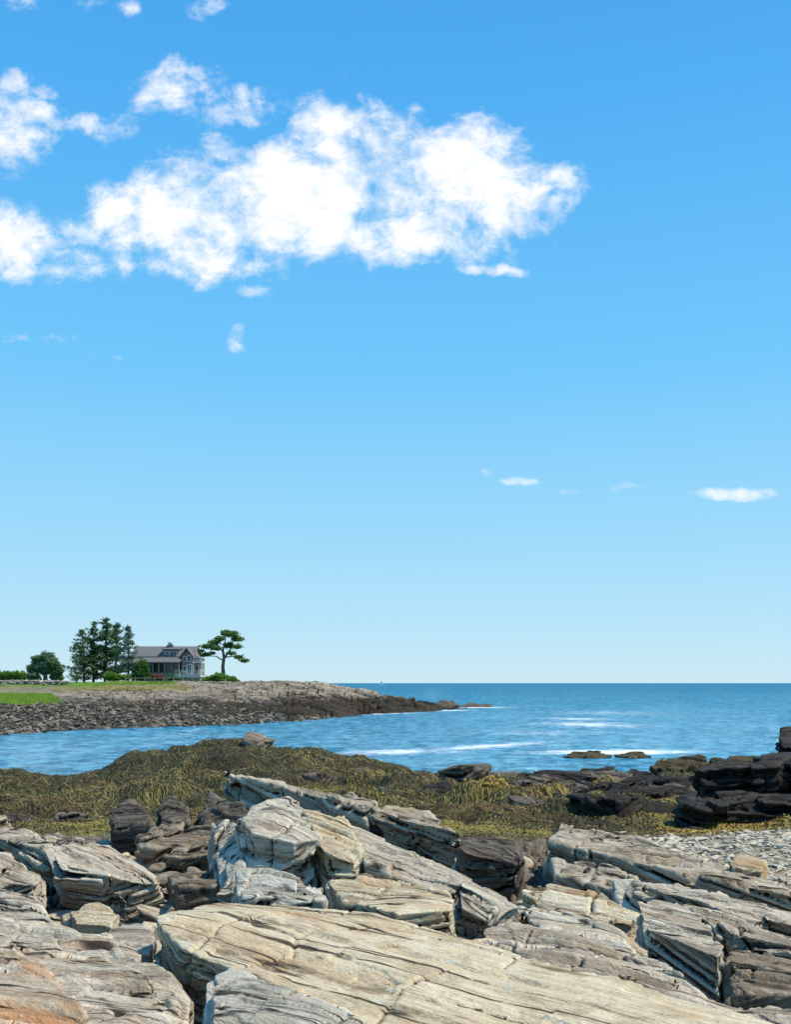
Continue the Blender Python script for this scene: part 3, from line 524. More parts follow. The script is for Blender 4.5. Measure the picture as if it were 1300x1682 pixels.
# ---------------------------------------------------------------- headland
HC={
-500:[(70,-1.2),(1215,79),(1190,92),(1160,110),(1144,125),(1131,148),(1123,175),(1120,300),(340,-2)],
0:[(78,-1.2),(1207,86.6),(1183,100),(1158,117),(1143,130),(1130,150),(1123,175),(1120,300),(340,-2)],
200:[(91,-1.2),(1196,99.4),(1170,112),(1153,124),(1140,138),(1130,155),(1123,180),(1120,235),(260,-2)],
400:[(100,-1.2),(1190,108),(1173,120),(1154,132),(1137,148),(1125,165),(1121,190),(1122,215),(240,-2)],
470:[(107,-1.2),(1186,115),(1169,128),(1150,140),(1136,150),(1127,160),(1125,172),(1127,185),(215,-2)],
530:[(117,-1.2),(1181,124.7),(1165,136),(1151,146),(1141,154),(1134,159),(1132,165),(1133,170),(195,-2)],
600:[(134,-1.2),(1174,141.5),(1162,150),(1154,156),(1149,160),(1145,163),(1144,165),(1145,168),(190,-2)],
700:[(149,-1.2),(1169,156.5),(1166,160),(1163,163),(1160,166),(1159,168),(1159,169),(1160,171),(185,-2)],
740:[(160,-1.2),(1166,167.2),(1165.5,168),(1165.5,169),(1165,171),(1165,172),(1166,173),(1167,174),(185,-2)],
770:[(165,-2),(1178,167.2),(1178,168),(1178,169),(1178,171),(1178,172),(1178,173),(1178,174),(185,-2)]}
hk=np.array(sorted(HC))
def conv(c):
    out=[]
    for i,(a,b_) in enumerate(c):
        if i in (0,8): out.append((a,b_))
        else: out.append((b_,zpy(a,b_)))
    return out
HA=np.array([conv(HC[k]) for k in hk])
hpx=np.arange(-500,771,2.5); YK=np.arange(60,345,.5); HT=np.zeros((len(hpx),len(YK)))
for i,p_ in enumerate(hpx):
    cY=[np.interp(p_,hk,HA[:,j,0]) for j in range(9)]; cz=[np.interp(p_,hk,HA[:,j,1]) for j in range(9)]
    HT[i]=np.interp(YK,cY,cz,left=-2,right=-2)
def Hh(X,Y): return bil(650+F*X/Y,Y,hpx,YK,HT)
hY=np.concatenate([np.arange(70,180,.3),np.arange(180,345,2.)])
PX,YY=np.meshgrid(np.arange(-500,771,1.3),hY); X=((PX-650)/F*YY).ravel(); Yr=YY.ravel(); Z=Hh(X,Yr)
v=np.stack([X,Yr,Z],1); hb=bedframe(-.16,-.5,.2,-.1,.8)
rk=sst(PX.ravel(),90,200)*(1-sst(Z,4.2,4.7)*(1-sst(PX.ravel(),380,430)))*sst(Z,-.6,.5)
pr=PX.ravel()
jag=sst(pr,380,520)
Z=Z-rk*(strata(v,hb,5.,8)-.68)*(1.1+.9*jag)*sst(Yr,110,120) + fbm(v/4.,3)*.25*sst(Z,-.5,1)*(1-sst(Yr,170,185)*.8)
lim=4.9; Z=np.where(Z>lim,lim+(Z-lim)*.25,Z)
v[:,2]=Z
nx=PX.shape[1]; ny=PX.shape[0]; I=np.arange(nx*ny).reshape(ny,nx)
f=np.stack([I[:-1,:-1].ravel(),I[:-1,1:].ravel(),I[1:,1:].ravel(),I[1:,:-1].ravel()],1)
me=mesh_np('headland',v,f); setattr_vec(me,'bed',beduv(v,hb,8))
gr=np.clip((1-sst(pr,60,105))*sst(Yr,116,119)*(1-sst(Yr,131,136))+ sst(Yr,152,160)*(1-sst(pr,250,330)),0,1); gr=np.maximum(gr,sst(Yr,185,195)*(1-sst(pr,400,430)))
straw=np.clip(sst(Yr,140,146)*(1-sst(Yr,152,160))*(1-sst(pr,280,360))*sst(pr,80,110)*.8+(1-sst(pr,80,130))*sst(Yr,132,137)*.5,0,1)
setattr_f(me,'grass',gr); setattr_f(me,'straw',straw)
hm=rockmat('headland_rock',(.22,.185,.14),(.075,.063,.047),(.40,.35,.275),(.27,.175,.08),.25,(.02,.017,.013),.66,5)
t=NT(hm.node_tree); b=t.n['Principled BSDF']; src=b.inputs['Base Color'].links[0].from_socket
pos=t.new('ShaderNodeNewGeometry').outputs['Position']; sp=t.new('ShaderNodeSeparateXYZ'); t.put(sp.inputs[0],pos)
hn=t.noise(pos,.35,5,.6); zz=t.math('ADD',sp.outputs[2],t.math('MULTIPLY',hn,2.2))
wet=t.ramp(t.noise(pos,1.2,5,.7),[(.35,(.018,.014,.010)),(.6,(.065,.052,.033)),(.75,(.14,.115,.08))])
col=t.mix(t.maprange(zz,4.0,3.0),src,wet)
ga=t.new('ShaderNodeAttribute',attribute_name='grass').outputs['Fac']; sa=t.new('ShaderNodeAttribute',attribute_name='straw').outputs['Fac']
gcol=t.ramp(t.noise(pos,.5,6,.7),[(.3,(.08,.16,.025)),(.6,(.16,.26,.04)),(.8,(.24,.27,.07))])
scol=t.ramp(t.noise(pos,.8,6,.7),[(.35,(.10,.15,.03)),(.5,(.24,.2,.08)),(.7,(.34,.28,.14))])
edge=t.math('MULTIPLY_ADD',t.noise(pos,.6,4,.7),.8,-.4)
col=t.mix(t.maprange(t.math('ADD',sa,edge),.4,.6),col,scol); col=t.mix(t.maprange(t.math('ADD',ga,edge),.4,.6),col,gcol)
t.put(b.inputs['Base Color'],col)
tag(link('headland',me,hm),kind='structure')
n=9500; px=r.uniform(-250,560,n); wl=np.interp(px,hk,HA[:,1,0]); bt=np.interp(px,hk,HA[:,3,0]); Y=wl-1.5+(bt-wl+1.)*r.random(n)**1.0; X=(px-650)/F*Y
p=np.stack([X,Y,Hh(X,Y)+.02],1); s=.10+.42*r.random(n)**6
cm=rockmat('beach_cobble',(.095,.078,.056),(.033,.027,.018),(.28,.24,.19),(.16,.12,.05),.35,(.016,.013,.010),.45,2)
stones('cobbles',p,s,cm,9,'dark cobbles and boulders covering the headland beach','cobbles',sink=.2)
def blades(name,n,pos,h,w,mat,label,cat,seed):
    r=np.random.default_rng(seed); a=r.uniform(0,3.14,n); hh=h*(.6+.8*r.random(n)); dx=np.cos(a)*w/2; dy=np.sin(a)*w/2; lean=r.normal(size=(n,2))*h*.25
    V=np.stack([np.stack([pos[:,0]-dx,pos[:,1]-dy,pos[:,2]],1),np.stack([pos[:,0]+dx,pos[:,1]+dy,pos[:,2]],1),np.stack([pos[:,0]+lean[:,0],pos[:,1]+lean[:,1],pos[:,2]+hh],1)],1)
    me=mesh_np(name,V.reshape(-1,3),np.arange(3*n).reshape(-1,3),False); setattr_f(me,'tone',np.repeat(r.random(n),3)); tag(link(name,me,mat),label,cat,kind='stuff')
def leafmat(name,c0,c1,c2):
    m,t,b=newmat(name); ta=t.new('ShaderNodeAttribute',attribute_name='tone').outputs['Fac']
    rc=t.ramp(ta,[(0,c0),(.5,c1),(1,c2)])
    t.put(b.inputs['Base Color'],rc); b.inputs['Roughness'].default_value=.6; b.inputs['Specular IOR Level'].default_value=.2
    tr=t.new('ShaderNodeBsdfTranslucent'); t.put(tr.inputs[0],rc); mx=t.new('ShaderNodeMixShader'); mx.inputs[0].default_value=.35
    t.l.new(b.outputs[0],mx.inputs[1]); t.l.new(tr.outputs[0],mx.inputs[2]); t.l.new(mx.outputs[0],t.n['Material Output'].inputs[0])
    return m
gmat=leafmat('marsh_grass',(.17,.27,.03),(.31,.46,.05),(.44,.55,.09))
n=34000; px=-250+r.random(n)*352; Y=117+17*r.random(n)**1.1; X=(px-650)/F*Y; k=(px<105-(Y-117)*1.4+6*np.sin(Y))&(Y>116+5*sst(px,40,100)); X=X[k];Y=Y[k]
blades('marsh_grass',len(X),np.stack([X,Y,Hh(X,Y)],1),.28,.10,gmat,'bright green grass patch on the shore at the far left','grass',3)

# ---------------------------------------------------------------- foliage
def leaf_mesh(name,V,parent,mat,tone):
    me=mesh_np(name,V.reshape(-1,3),np.arange(len(V)*3).reshape(-1,3),False); setattr_f(me,'tone',np.repeat(tone,3)); return link(name,me,mat,parent)
def tris(c,size,r,flat=0.):
    n=len(c); a=r.normal(size=(n,3)); b_=r.normal(size=(n,3)); a[:,2]*=1-flat; b_[:,2]*=1-flat
    a/=np.linalg.norm(a,axis=1)[:,None]; b_/=np.linalg.norm(b_,axis=1)[:,None]; s=size*(.6+.8*r.random(n))[:,None]
    return np.stack([c-a*s*.5,c+a*s*.5,c+b_*s*.8],1)
def clump(cs,n,r,size,flat=0):
    cs=np.array(cs,float); vol=(cs[:,3]*cs[:,5]); k=r.choice(len(cs),n,p=vol/vol.sum())
    d=r.normal(size=(n,3)); d/=np.linalg.norm(d,axis=1)[:,None]; rad=r.random(n)**.4; lump=1+.42*perlin(d*2.2+k[:,None]*5.1)*1.5
    c=cs[k,:3]+d*cs[k,3:]*(rad*lump)[:,None]
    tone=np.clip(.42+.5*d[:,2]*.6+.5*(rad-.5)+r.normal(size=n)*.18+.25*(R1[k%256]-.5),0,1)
    return tris(c,size,r,flat),tone
bark=simple('bark',(.12,.095,.075),.9,.3,4)
spruce_m=leafmat('spruce_needles',(.045,.085,.034),(.105,.19,.07),(.20,.32,.12))
bluespruce_m=leafmat('bluish_spruce_needles',(.09,.15,.10),(.17,.25,.17),(.28,.38,.27))
pine_m=leafmat('pine_needles',(.05,.10,.026),(.11,.21,.055),(.22,.33,.10))
dec_m=leafmat('tree_leaves',(.05,.10,.055),(.12,.21,.115),(.22,.31,.17))
bush_m=leafmat('bush_leaves',(.05,.11,.02),(.12,.25,.04),(.22,.36,.07))
dkbush_m=leafmat('dark_bush_leaves',(.03,.085,.022),(.07,.17,.038),(.13,.26,.06))
def spruce(px,pyt,pyb,Y,wpx,label,mat,seed,group='conifers beside the house',dens=1.,lean=0.):
    r=np.random.default_rng(seed); b0=P(px,pyb,Y); b0.z=min(b0.z,float(Hh(np.array([b0.x]),np.array([b0.y]))[0]))-.1; h=zpy(pyt,Y)-b0.z; R=wpx*Y/F/2
    e=empty('spruce_tree',b0,label,'tree',group)
    bm=bmesh.new(); tube(bm,[(0,0,0),(.05*R+lean*.25*R,0,h*.5),(lean*R*.6,0,h*.97)],[.022*h,.014*h,.004*h],7); bmobj('trunk',bm,bark,e,True)
    cs=[];tn=[]; nb=int(130*dens)
    for i in range(nb):
        t_=r.random()**1.0; z=h*(.07+.91*t_); rr=R*(1-t_)**.5*(.4+1.05*r.random())*(1+.35*math.sin(i*.9+seed))
        a=r.random()*6.283; L=max(rr,.35); m=int(10+60*L/R)
        u=r.random(m)**.75; wd=.09*R*(1.4-u)
        x=lean*R*.6*t_+np.cos(a)*L*u+r.normal(size=m)*wd; y=np.sin(a)*L*u+r.normal(size=m)*wd; zz=z-L*.2*u**1.3+.3*L*u**3+r.normal(size=m)*.016*h*(.5+.3*(1-u))
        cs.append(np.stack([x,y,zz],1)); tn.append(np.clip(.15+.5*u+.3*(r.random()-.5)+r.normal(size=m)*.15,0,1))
    c=np.concatenate(cs); tn=np.concatenate(tn)
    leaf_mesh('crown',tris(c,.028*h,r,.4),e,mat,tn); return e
spruce(138,1032,1120,205,46,'tall dark spruce at the left end of the spruce row by the house',spruce_m,1,lean=-.3)
spruce(153,1019,1120,208,46,'tall dark spruce, second from left in the spruce row',spruce_m,2)
spruce(172,1013,1120,207,50,'tallest dark spruce in the middle of the row left of the house',spruce_m,3,lean=.2)
spruce(188,1022,1120,210,46,'dark spruce, fourth from left in the row next to the house',spruce_m,4,lean=.3)
spruce(210,1027,1120,200,44,'paler bluish spruce directly in front of the left end of the house',bluespruce_m,5)
spruce(125,1080,1122,198,28,'small dark conifer at the foot of the spruce row',spruce_m,6,dens=.4)
def clumptree(name,label,cat,px,py,Y,trunk,cl,n,size,mat,seed,flat=0,parts=('trunk','crown')):
    r=np.random.default_rng(seed); b0=P(px,py,Y); b0.z=min(b0.z,float(Hh(np.array([b0.x]),np.array([b0.y]))[0])); k=Y/F
    e=empty(name,b0,label,cat)
    def L(a,b_,dy=0): return ((a-px)*k,dy,zpy(b_,Y)-b0.z)
    if trunk:
        bm=bmesh.new()
        for pts,rd in trunk: tube(bm,[L(*q) for q in pts],rd,7)
        bmobj(parts[0],bm,bark,e,True)
    cs=[]
    for q in cl:
        x,y,z=L(q[0],q[1],q[4] if len(q)>4 else 0); cs.append((x,y,z,q[2]*k,(q[5] if len(q)>5 else q[2]*.8)*k,q[3]*k))
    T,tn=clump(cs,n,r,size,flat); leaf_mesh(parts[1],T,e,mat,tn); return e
clumptree('pine_tree','lone wind shaped pine with flat layered crown right of the house','tree',367,1107,198,
 [([(367,1108),(366,1095),(368,1080),(366,1068)],[.42,.34,.30,.22]),([(368,1082),(376,1070),(383,1060),(380,1048)],[.22,.18,.12,.06]),([(366,1070),(360,1062),(352,1056),(345,1052)],[.2,.14,.09,.05]),
  ([(366,1068),(370,1056),(370,1044)],[.2,.12,.05]),([(367,1085),(355,1078),(340,1077)],[.16,.1,.05]),([(368,1080),(382,1078),(396,1084)],[.16,.1,.05])],
 [(378,1041,14,5),(388,1049,11,5,1),(363,1049,9,4,-1),(351,1055,10,4.5,1),(341,1062,10,4,-1),(357,1065,9,4,-1.5),(374,1059,10,5,1.5),(390,1062,8,4),(337,1075,9,3.5,1),(351,1073,5,2.5,-1),(381,1073,8,3,-1),(391,1079,8,3.5,1),(401,1085,8,3,0),(331,1069,5,2.5),(370,1039,8,4)],8500,.33,pine_m,21,.2)
clumptree('tree','rounded blue green tree with short trunk at the far left','tree',74,1122,190,
 [([(74,1124),(74,1110),(72,1095),(74,1082)],[.5,.4,.25,.1]),([(74,1108),(62,1098),(55,1092)],[.25,.15,.06]),([(74,1106),(86,1098),(93,1094)],[.25,.15,.06])],
 [(76,1080,13,8),(60,1085,12,8,1),(88,1088,11,8,-1),(53,1098,9,7),(95,1100,9,8),(74,1098,17,11),(58,1111,11,7,-1),(90,1112,11,7,1)],10000,.42,dec_m,22)
def hedge(name,label,cl,n,mat,seed,Y,cat='bush',size=.4):
    px=sum(c[0] for c in cl)/len(cl); py=max(c[1]+c[3] for c in cl); return clumptree(name,label,cat,px,py,Y,[([(px,py),(px,py-4)],[.2,.1])],cl,n,size,mat,seed,parts=('stem','leaves'))
hedge('hedge','clipped bright green hedge at the left edge behind the stone wall',[(x,1110,9,8) for x in range(-90,44,9)],9000,bush_m,31,205,'hedge')
hedge('bush','dense dark green cone shaped bush in front of the house porch',[(233,1108,13,9),(232,1098,11,9),(234,1091,8,7)],5000,dkbush_m,32,196)
hedge('bush','low light green bush between the spruces and the dark cone bush',[(178,1111,9,6),(190,1112,10,5),(205,1113,9,4)],4000,bush_m,33,194)
hedge('bush','sprawling green shrub below the lone pine',[(345,1119,12,6),(360,1114,14,7),(376,1117,13,6),(386,1120,8,4),(335,1123,7,3)],8000,bush_m,34,172)
flw=leafmat('red_flowers',(.05,.08,.02),(.22,.07,.05),(.4,.12,.1))
hedge('flowering_bush','reddish flowering bush under the house porch',[(254,1112,6,4),(263,1113,7,4)],1800,flw,35,194,size=.3)
hedge('bush','small green bush in front of the deck at the right of the house',[(283,1114,6,3),(290,1115,5,3)],1500,dkbush_m,36,194,size=.3)

# ---------------------------------------------------------------- house
Yh=205; k=Yh/F
def hx(px): return (px-262)*k
hb0=P(262,1119,Yh)
def hz(py): return zpy(py,Yh)-hb0.z
wallm,t,b=newmat('weathered_shingle'); tc=t.new('ShaderNodeTexCoord').outputs['Object']
bk=t.new('ShaderNodeTexBrick'); mp=t.new('ShaderNodeMapping'); mp.inputs['Rotation'].default_value=(math.pi/2,0,0); t.put(mp.inputs[0],tc); t.put(bk.inputs['Vector'],mp.outputs[0])
bk.inputs['Color1'].default_value=(.23,.20,.17,1); bk.inputs['Color2'].default_value=(.32,.28,.24,1); bk.inputs['Mortar'].default_value=(.12,.10,.085,1); bk.inputs['Scale'].default_value=3; bk.inputs['Mortar Size'].default_value=.03
t.put(b.inputs['Base Color'],bk.outputs[0]); b.inputs['Roughness'].default_value=.9
roofm=simple('roof_shingle',(.14,.135,.137),.85,.25,6); trim=simple('white_trim',(.68,.68,.66),.5,.06); glass=simple('dark_window_glass',(.03,.04,.05),.12,.2); stonem=simple('foundation_stone',(.22,.19,.16),.9,.35,2.5); metal=simple('chimney_metal',(.25,.35,.38),.4,.2,3,metal=.5); brickm=simple('chimney_brick',(.25,.17,.14),.9,.3,6)
hs=empty('house',hb0,'grey brown shingled two storey seaside house with dormer, porch and white deck railings','house')
def part(name,fn,mat,parent=hs): 
    bm=bmesh.new(); fn(bm); return bmobj(name,bm,mat,parent)
eave=hz(1078); ridge=hz(1062.5)
part('wall',lambda bm:(box(bm,hx(216),hx(316),0,9,-1,eave),),wallm)
for xa,xb in ((hx(216),hx(216)+.3),(hx(316)-.3,hx(316))):
    part('gable_wall',lambda bm:prism(bm,[(0,eave+.003),(9,eave+.003),(4.5,ridge-.15)],'x',xa,xb),wallm)
rf=part('roof',lambda bm:(prism(bm,[(-.7,eave-.3),(4.5,ridge),(9.7,eave-.3),(9.7,eave-.05),(4.5,ridge+.28),(-.7,eave-.05)],'x',hx(214),hx(319)),),roofm)
part('chimney',lambda bm:box(bm,hx(267),hx(277),3.6,4.9,ridge-1.,ridge+.55),brickm,rf)
part('flue',lambda bm:tube(bm,[(hx(270.5),4.2,ridge+.5),(hx(270.5),4.2,ridge+1.1)],[.28,.28],8),metal,rf)
part('flue',lambda bm:tube(bm,[(hx(274),4.2,ridge+.5),(hx(274),4.2,ridge+.95)],[.2,.2],8),metal,rf)
dm=part('dormer',lambda bm:(box(bm,hx(268),hx(293),-.05,3.6,eave+.1,hz(1067)),),wallm)
part('dormer_roof',lambda bm:prism(bm,[(-.6,hz(1067.5)),(4.2,hz(1063.6)),(4.2,hz(1062.4)),(-.6,hz(1066))],'x',hx(266),hx(295)),roofm,dm)
def window(x0,x1,z0,z1,y,parent=hs,mull=1):
    w=part('window',lambda bm:box(bm,hx(x0),hx(x1),y-.03,y+.05,hz(z0),hz(z1)),glass,parent)
    def fr(bm):
        a,b_,c,d=hx(x0),hx(x1),hz(z0),hz(z1); e=.11
        box(bm,a-e,a,y-.08,y+.04,c-e,d+e); box(bm,b_,b_+e,y-.08,y+.04,c-e,d+e); box(bm,a,b_,y-.077,y+.04,d,d+e); box(bm,a,b_,y-.077,y+.04,c-e,c)
        for i in range(mull):
            m=a+(b_-a)*(i+1)/(mull+1); box(bm,m-.04,m+.04,y-.07,y-.032,c,d)
    part('window_frame',fr,trim,w) if parent is hs else part('window_frame',fr,trim,parent)
window(271,277,1077,1070,-.09,dm); window(280,290,1077,1070,-.09,dm)
part('porch_roof',lambda bm:prism(bm,[(-3.6,hz(1089.5)),(.0,hz(1079.5)),(.0,hz(1078)),(-3.6,hz(1088))],'x',hx(220),hx(301)),roofm)
part('porch_wall',lambda bm:box(bm,hx(222),hx(299),-3.,-.01,-1.2,hz(1105)),wallm)
part('porch_screen',lambda bm:box(bm,hx(224),hx(297),-2.6,-.02,hz(1105)+.003,hz(1090)),glass)
for x in (222.8,236,246,256,266,276,287,298.2):
    part('porch_post',lambda bm:box(bm,hx(x)-.14,hx(x)+.14,-2.95,-2.65,hz(1105)+.004,hz(1089.5)),wallm)
part('cross_gable',lambda bm:(prism(bm,[(hx(300),-1.3),(hx(300),hz(1079)),(hx(309),hz(1067.5)),(hx(318),hz(1079)),(hx(318),-1.3)],'y',-1.2,4.4),),wallm)
part('cross_gable_roof',lambda bm:(prism(bm,[(hx(297.5),hz(1081.2)),(hx(309),hz(1066)),(hx(320.5),hz(1081.2)),(hx(320.5),hz(1079)),(hx(309),hz(1064.2)),(hx(297.5),hz(1079))],'y',-1.8,4.5)),roofm)
window(303,307,1086,1079,-1.25,hs,0); window(310,315,1086,1077,-1.25,hs,0); window(303,308,1103,1094,-1.25,hs,0); window(310,316,1106,1092,-1.25,hs,1)
def deck(zpyv,x0,x1,y0,y1,railh):
    z=hz(zpyv)
    part('deck',lambda bm:box(bm,hx(x0),hx(x1),y0,y1,z-.25,z),trim)
    def rail(bm):
        box(bm,hx(x0),hx(x1),y0,y0+.1,z+railh-.1,z+railh); box(bm,hx(x0),hx(x1),y0+.01,y0+.08,z+.1,z+.2)
        box(bm,hx(x1)-.1,hx(x1)-.003,y0+.12,y1,z+railh-.1,z+railh)
        x=hx(x0)
        while x<hx(x1): box(bm,x,x+.07,y0+.02,y0+.07,z+.003,z+railh-.103); x+=.3
    part('railing',rail,trim)
deck(1087,316,333,-1.0,3.5,.95); deck(1110,292,334,-3.2,3.5,1.05)
for x in (320,333): part('deck_post',lambda bm:box(bm,hx(x)-.22,hx(x)-.02,-.95,-.75,hz(1110)+.003,hz(1087)-.253),trim)
part('deck_base',lambda bm:box(bm,hx(293),hx(333),-3.0,3.4,-1.6,hz(1110)-.253),stonem)
part('side_wing',lambda bm:box(bm,hx(318),hx(327),.6,6,-1.2,hz(1082)),wallm)
part('side_wing_roof',lambda bm:prism(bm,[(hx(317.5),hz(1082)+.003),(hx(328),hz(1082)+.003),(hx(318),hz(1075))],'y',.4,6.2),roofm)
window(320,325,1106,1093,.56,hs,0)

# fence, stone wall, sailboat
fm=simple('weathered_fence_wood',(.24,.2,.16),.9,.3,5)
fe=empty('fence',P(280,1121,188),'weathered split rail fence along the lawn in front of the house','fence')
fb=np.array(P(280,1121,188))
xs=np.linspace(-8.5,6,9)
def fz(x): return float(Hh(np.array([fb[0]+x]),np.array([188.]))[0])-fb[2]
for x in xs:
    bm=bmesh.new(); tube(bm,[(x,0,fz(x)-.3),(x,0,fz(x)+1.15)],[.1,.09],6); bmobj('post',bm,fm,fe)
for hh in (.45,.95):
    bm=bmesh.new(); tube(bm,[(x,.12,fz(x)+hh) for x in xs],[.06]*len(xs),6); bmobj('rail',bm,fm,fe)
r2=np.random.default_rng(77); VV=[];FF=[];off=0;BB=[]
wx0=P(0,1126,168)
for i in range(420):
    px=r2.uniform(-120,112); Y=168+r2.normal()*.35; x=(px-650)/F*Y; z=float(Hh(np.array([x]),np.array([Y]))[0])+r2.random()*.75
    v0,f0=protos[r2.integers(9)]; w=v0*(.28+.2*r2.random())+np.array([x,Y,z])-np.array(wx0); VV.append(w); FF.append(f0+off); BB.append(w*3+r2.uniform(0,9)); off+=len(v0)
me=mesh_np('stone_wall',np.concatenate(VV),np.concatenate(FF),False); setattr_vec(me,'bed',np.concatenate(BB))
swm=rockmat('wall_stone',(.33,.28,.23),(.2,.17,.14),(.45,.41,.35),(.35,.22,.14),.3,(.08,.07,.06),.2,3)
tag(link('stone_wall',me,swm,loc=wx0),'low dry stone wall behind the green grass at the far left','wall')
bl=P(627,1122.6,1500); bl.z=0
bt=empty('sailboat',bl,'tiny white sailboat on the horizon right of the headland','sailboat')
sail=simple('sail_cloth',(.8,.8,.78),.7,.03)
def hull(bm):
    st=[(-4,.1,1.0),(-3,.9,.9),(0,1.3,.9),(3,1.1,.95),(4,.7,1.)]
    pr=None
    for x,w,h in st:
        ring=[bm.verts.new((x,-w,h)),bm.verts.new((x,-w*.6,-.1)),bm.verts.new((x,w*.6,-.1)),bm.verts.new((x,w,h))]
        if pr:
            for i in range(4): bm.faces.new((pr[i],pr[(i+1)%4],ring[(i+1)%4],ring[i]))
        else: bm.faces.new(ring)
        pr=ring
    bm.faces.new(pr)
bm=bmesh.new(); hull(bm); bmobj('hull',bm,sail,bt)
bm=bmesh.new(); tube(bm,[(-.3,0,.9),(-.3,0,8)],[.1,.06],6); bmobj('mast',bm,metal,bt)
for nm,tr in (('main_sail',[(-.15,1.8),(3.6,1.9),(-.15,7.8)]),('jib',[(-3.6,1.5),(-.5,1.6),(-.5,6.8)])):
    bm=bmesh.new(); prism(bm,tr,'y',-.03,.03); bmobj(nm,bm,sail,bt)

# ---------------------------------------------------------------- water
sea=mesh_np('water',[(-60000,-50,0),(60000,-50,0),(60000,70000,0),(-60000,70000,0)],[[0,1,2,3]])
wm_,t,b=newmat('sea_water'); pos=t.new('ShaderNodeNewGeometry').outputs['Position']
sp=t.new('ShaderNodeSeparateXYZ'); t.put(sp.inputs[0],pos); D=sp.outputs[1]; XX=sp.outputs[0]
def pn(sx,sy,det,ro,di=.3): return t.noise(t.vmath('MULTIPLY',pos,(sx,sy,1)),1.,det,ro,di)
w1=pn(.85,.60,5,.74); w2=pn(.26,.16,6,.82); w3=pn(.07,.045,7,.84); w4=pn(.010,.009,8,.84)
hgt=t.math('ADD',w1,t.math('MULTIPLY',w2,2.))
bn=t.new('ShaderNodeBump'); bn.inputs['Strength'].default_value=1.; bn.inputs['Distance'].default_value=1.0; t.put(bn.inputs['Height'],hgt)
deep=t.mix(t.maprange(D,45,120),(.045,.225,.335),(.020,.185,.30)); deep=t.mix(t.maprange(D,120,700),deep,(.007,.12,.21))
cove=t.math('MULTIPLY',t.maprange(XX,-6,-18),t.maprange(D,95,60))
deep=t.mix(t.math('MULTIPLY',cove,.75),deep,(.15,.34,.46))
def waves(deep,n,lo,hi,a,b_):
    deep=t.mix(t.maprange(n,.5,lo,0,a),deep,(.005,.09,.165)); return t.mix(t.maprange(n,.52,hi,0,b_),deep,(.13,.38,.52))  # dark troughs and pale crests: ripple shading painted into the water colour
deep=waves(deep,w4,.40,.62,.4,.2); deep=waves(deep,w3,.41,.63,.5,.3); deep=waves(deep,w2,.41,.61,.65,.5); deep=waves(deep,w1,.40,.60,.8,.8)
shal=t.math('MULTIPLY',t.maprange(D,56,47),t.maprange(pn(.15,.2,4,.6),.42,.6))
deep=t.mix(t.math('MULTIPLY',shal,.6),deep,(.09,.08,.04))
def ell(cx,cy,rx,ry,rot=0,w=1.):
    mp=t.new('ShaderNodeMapping',vector_type='TEXTURE'); mp.inputs['Location'].default_value=(cx,cy,0); mp.inputs['Rotation'].default_value=(0,0,rot); mp.inputs['Scale'].default_value=(rx,ry,1); t.put(mp.inputs[0],pos)
    d=t.vmath('LENGTH',mp.outputs[0],out=1); return t.math('MULTIPLY',t.math('SUBTRACT',1,d),w)
masks=[ell(0,65,9,4.2,.5,.95),ell(6.5,71,13,3.2,.78,.9),ell(14.5,65,9,4.,.1,1.25),ell(21,108,10,14,.2,.85),ell(23,125,9,10,.2,.75),ell(-2,146,14,3.2,.85,1.2),ell(8,163,10,5,.6,1.2),ell(15,184,11,8,.2,1.2),ell(-13,118,12,1.6,.75,.7),ell(32,150,18,24,0,.55),ell(13,90,12,12,.3,.5)]
m_=masks[0]
for q in masks[1:]: m_=t.math('MAXIMUM',m_,q)
fn=pn(.55,.7,8,.82,.5); fn2=pn(2.4,3.0,4,.75,.5)
fo=t.math('ADD',t.math('MULTIPLY',t.math('MAXIMUM',m_,-.2),.30),t.math('ADD',t.math('MULTIPLY',fn,.8),t.math('MULTIPLY',fn2,.25)))
foam=t.maprange(fo,.60,.86)
foam2=t.maprange(t.noise(t.vmath('MULTIPLY',pos,(.28,.26,1)),1.,9,.86),.63,.71,0,.8)
foam3=t.maprange(t.noise(t.vmath('MULTIPLY',pos,(.05,.045,1)),1.,9,.88),.63,.71,0,.6)
foam=t.math('MAXIMUM',foam,t.math('MAXIMUM',foam2,foam3))
wc=t.mix(foam,deep,(.78,.82,.84))
df=t.new('ShaderNodeBsdfDiffuse'); t.put(df.inputs[0],wc)
gl=t.new('ShaderNodeBsdfGlossy'); gl.inputs['Color'].default_value=(.55,.85,1,1); gl.inputs['Roughness'].default_value=.10; t.put(gl.inputs['Normal'],bn.outputs[0])
mx=t.new('ShaderNodeMixShader'); t.put(mx.inputs[0],t.math('MULTIPLY',t.maprange(D,45,300,.30,.10),t.math('SUBTRACT',1,foam))); t.l.new(df.outputs[0],mx.inputs[1]); t.l.new(gl.outputs[0],mx.inputs[2])
t.l.new(mx.outputs[0],t.n['Material Output'].inputs[0]); t.n.remove(b)
tag(link('water',sea,wm_),kind='structure')

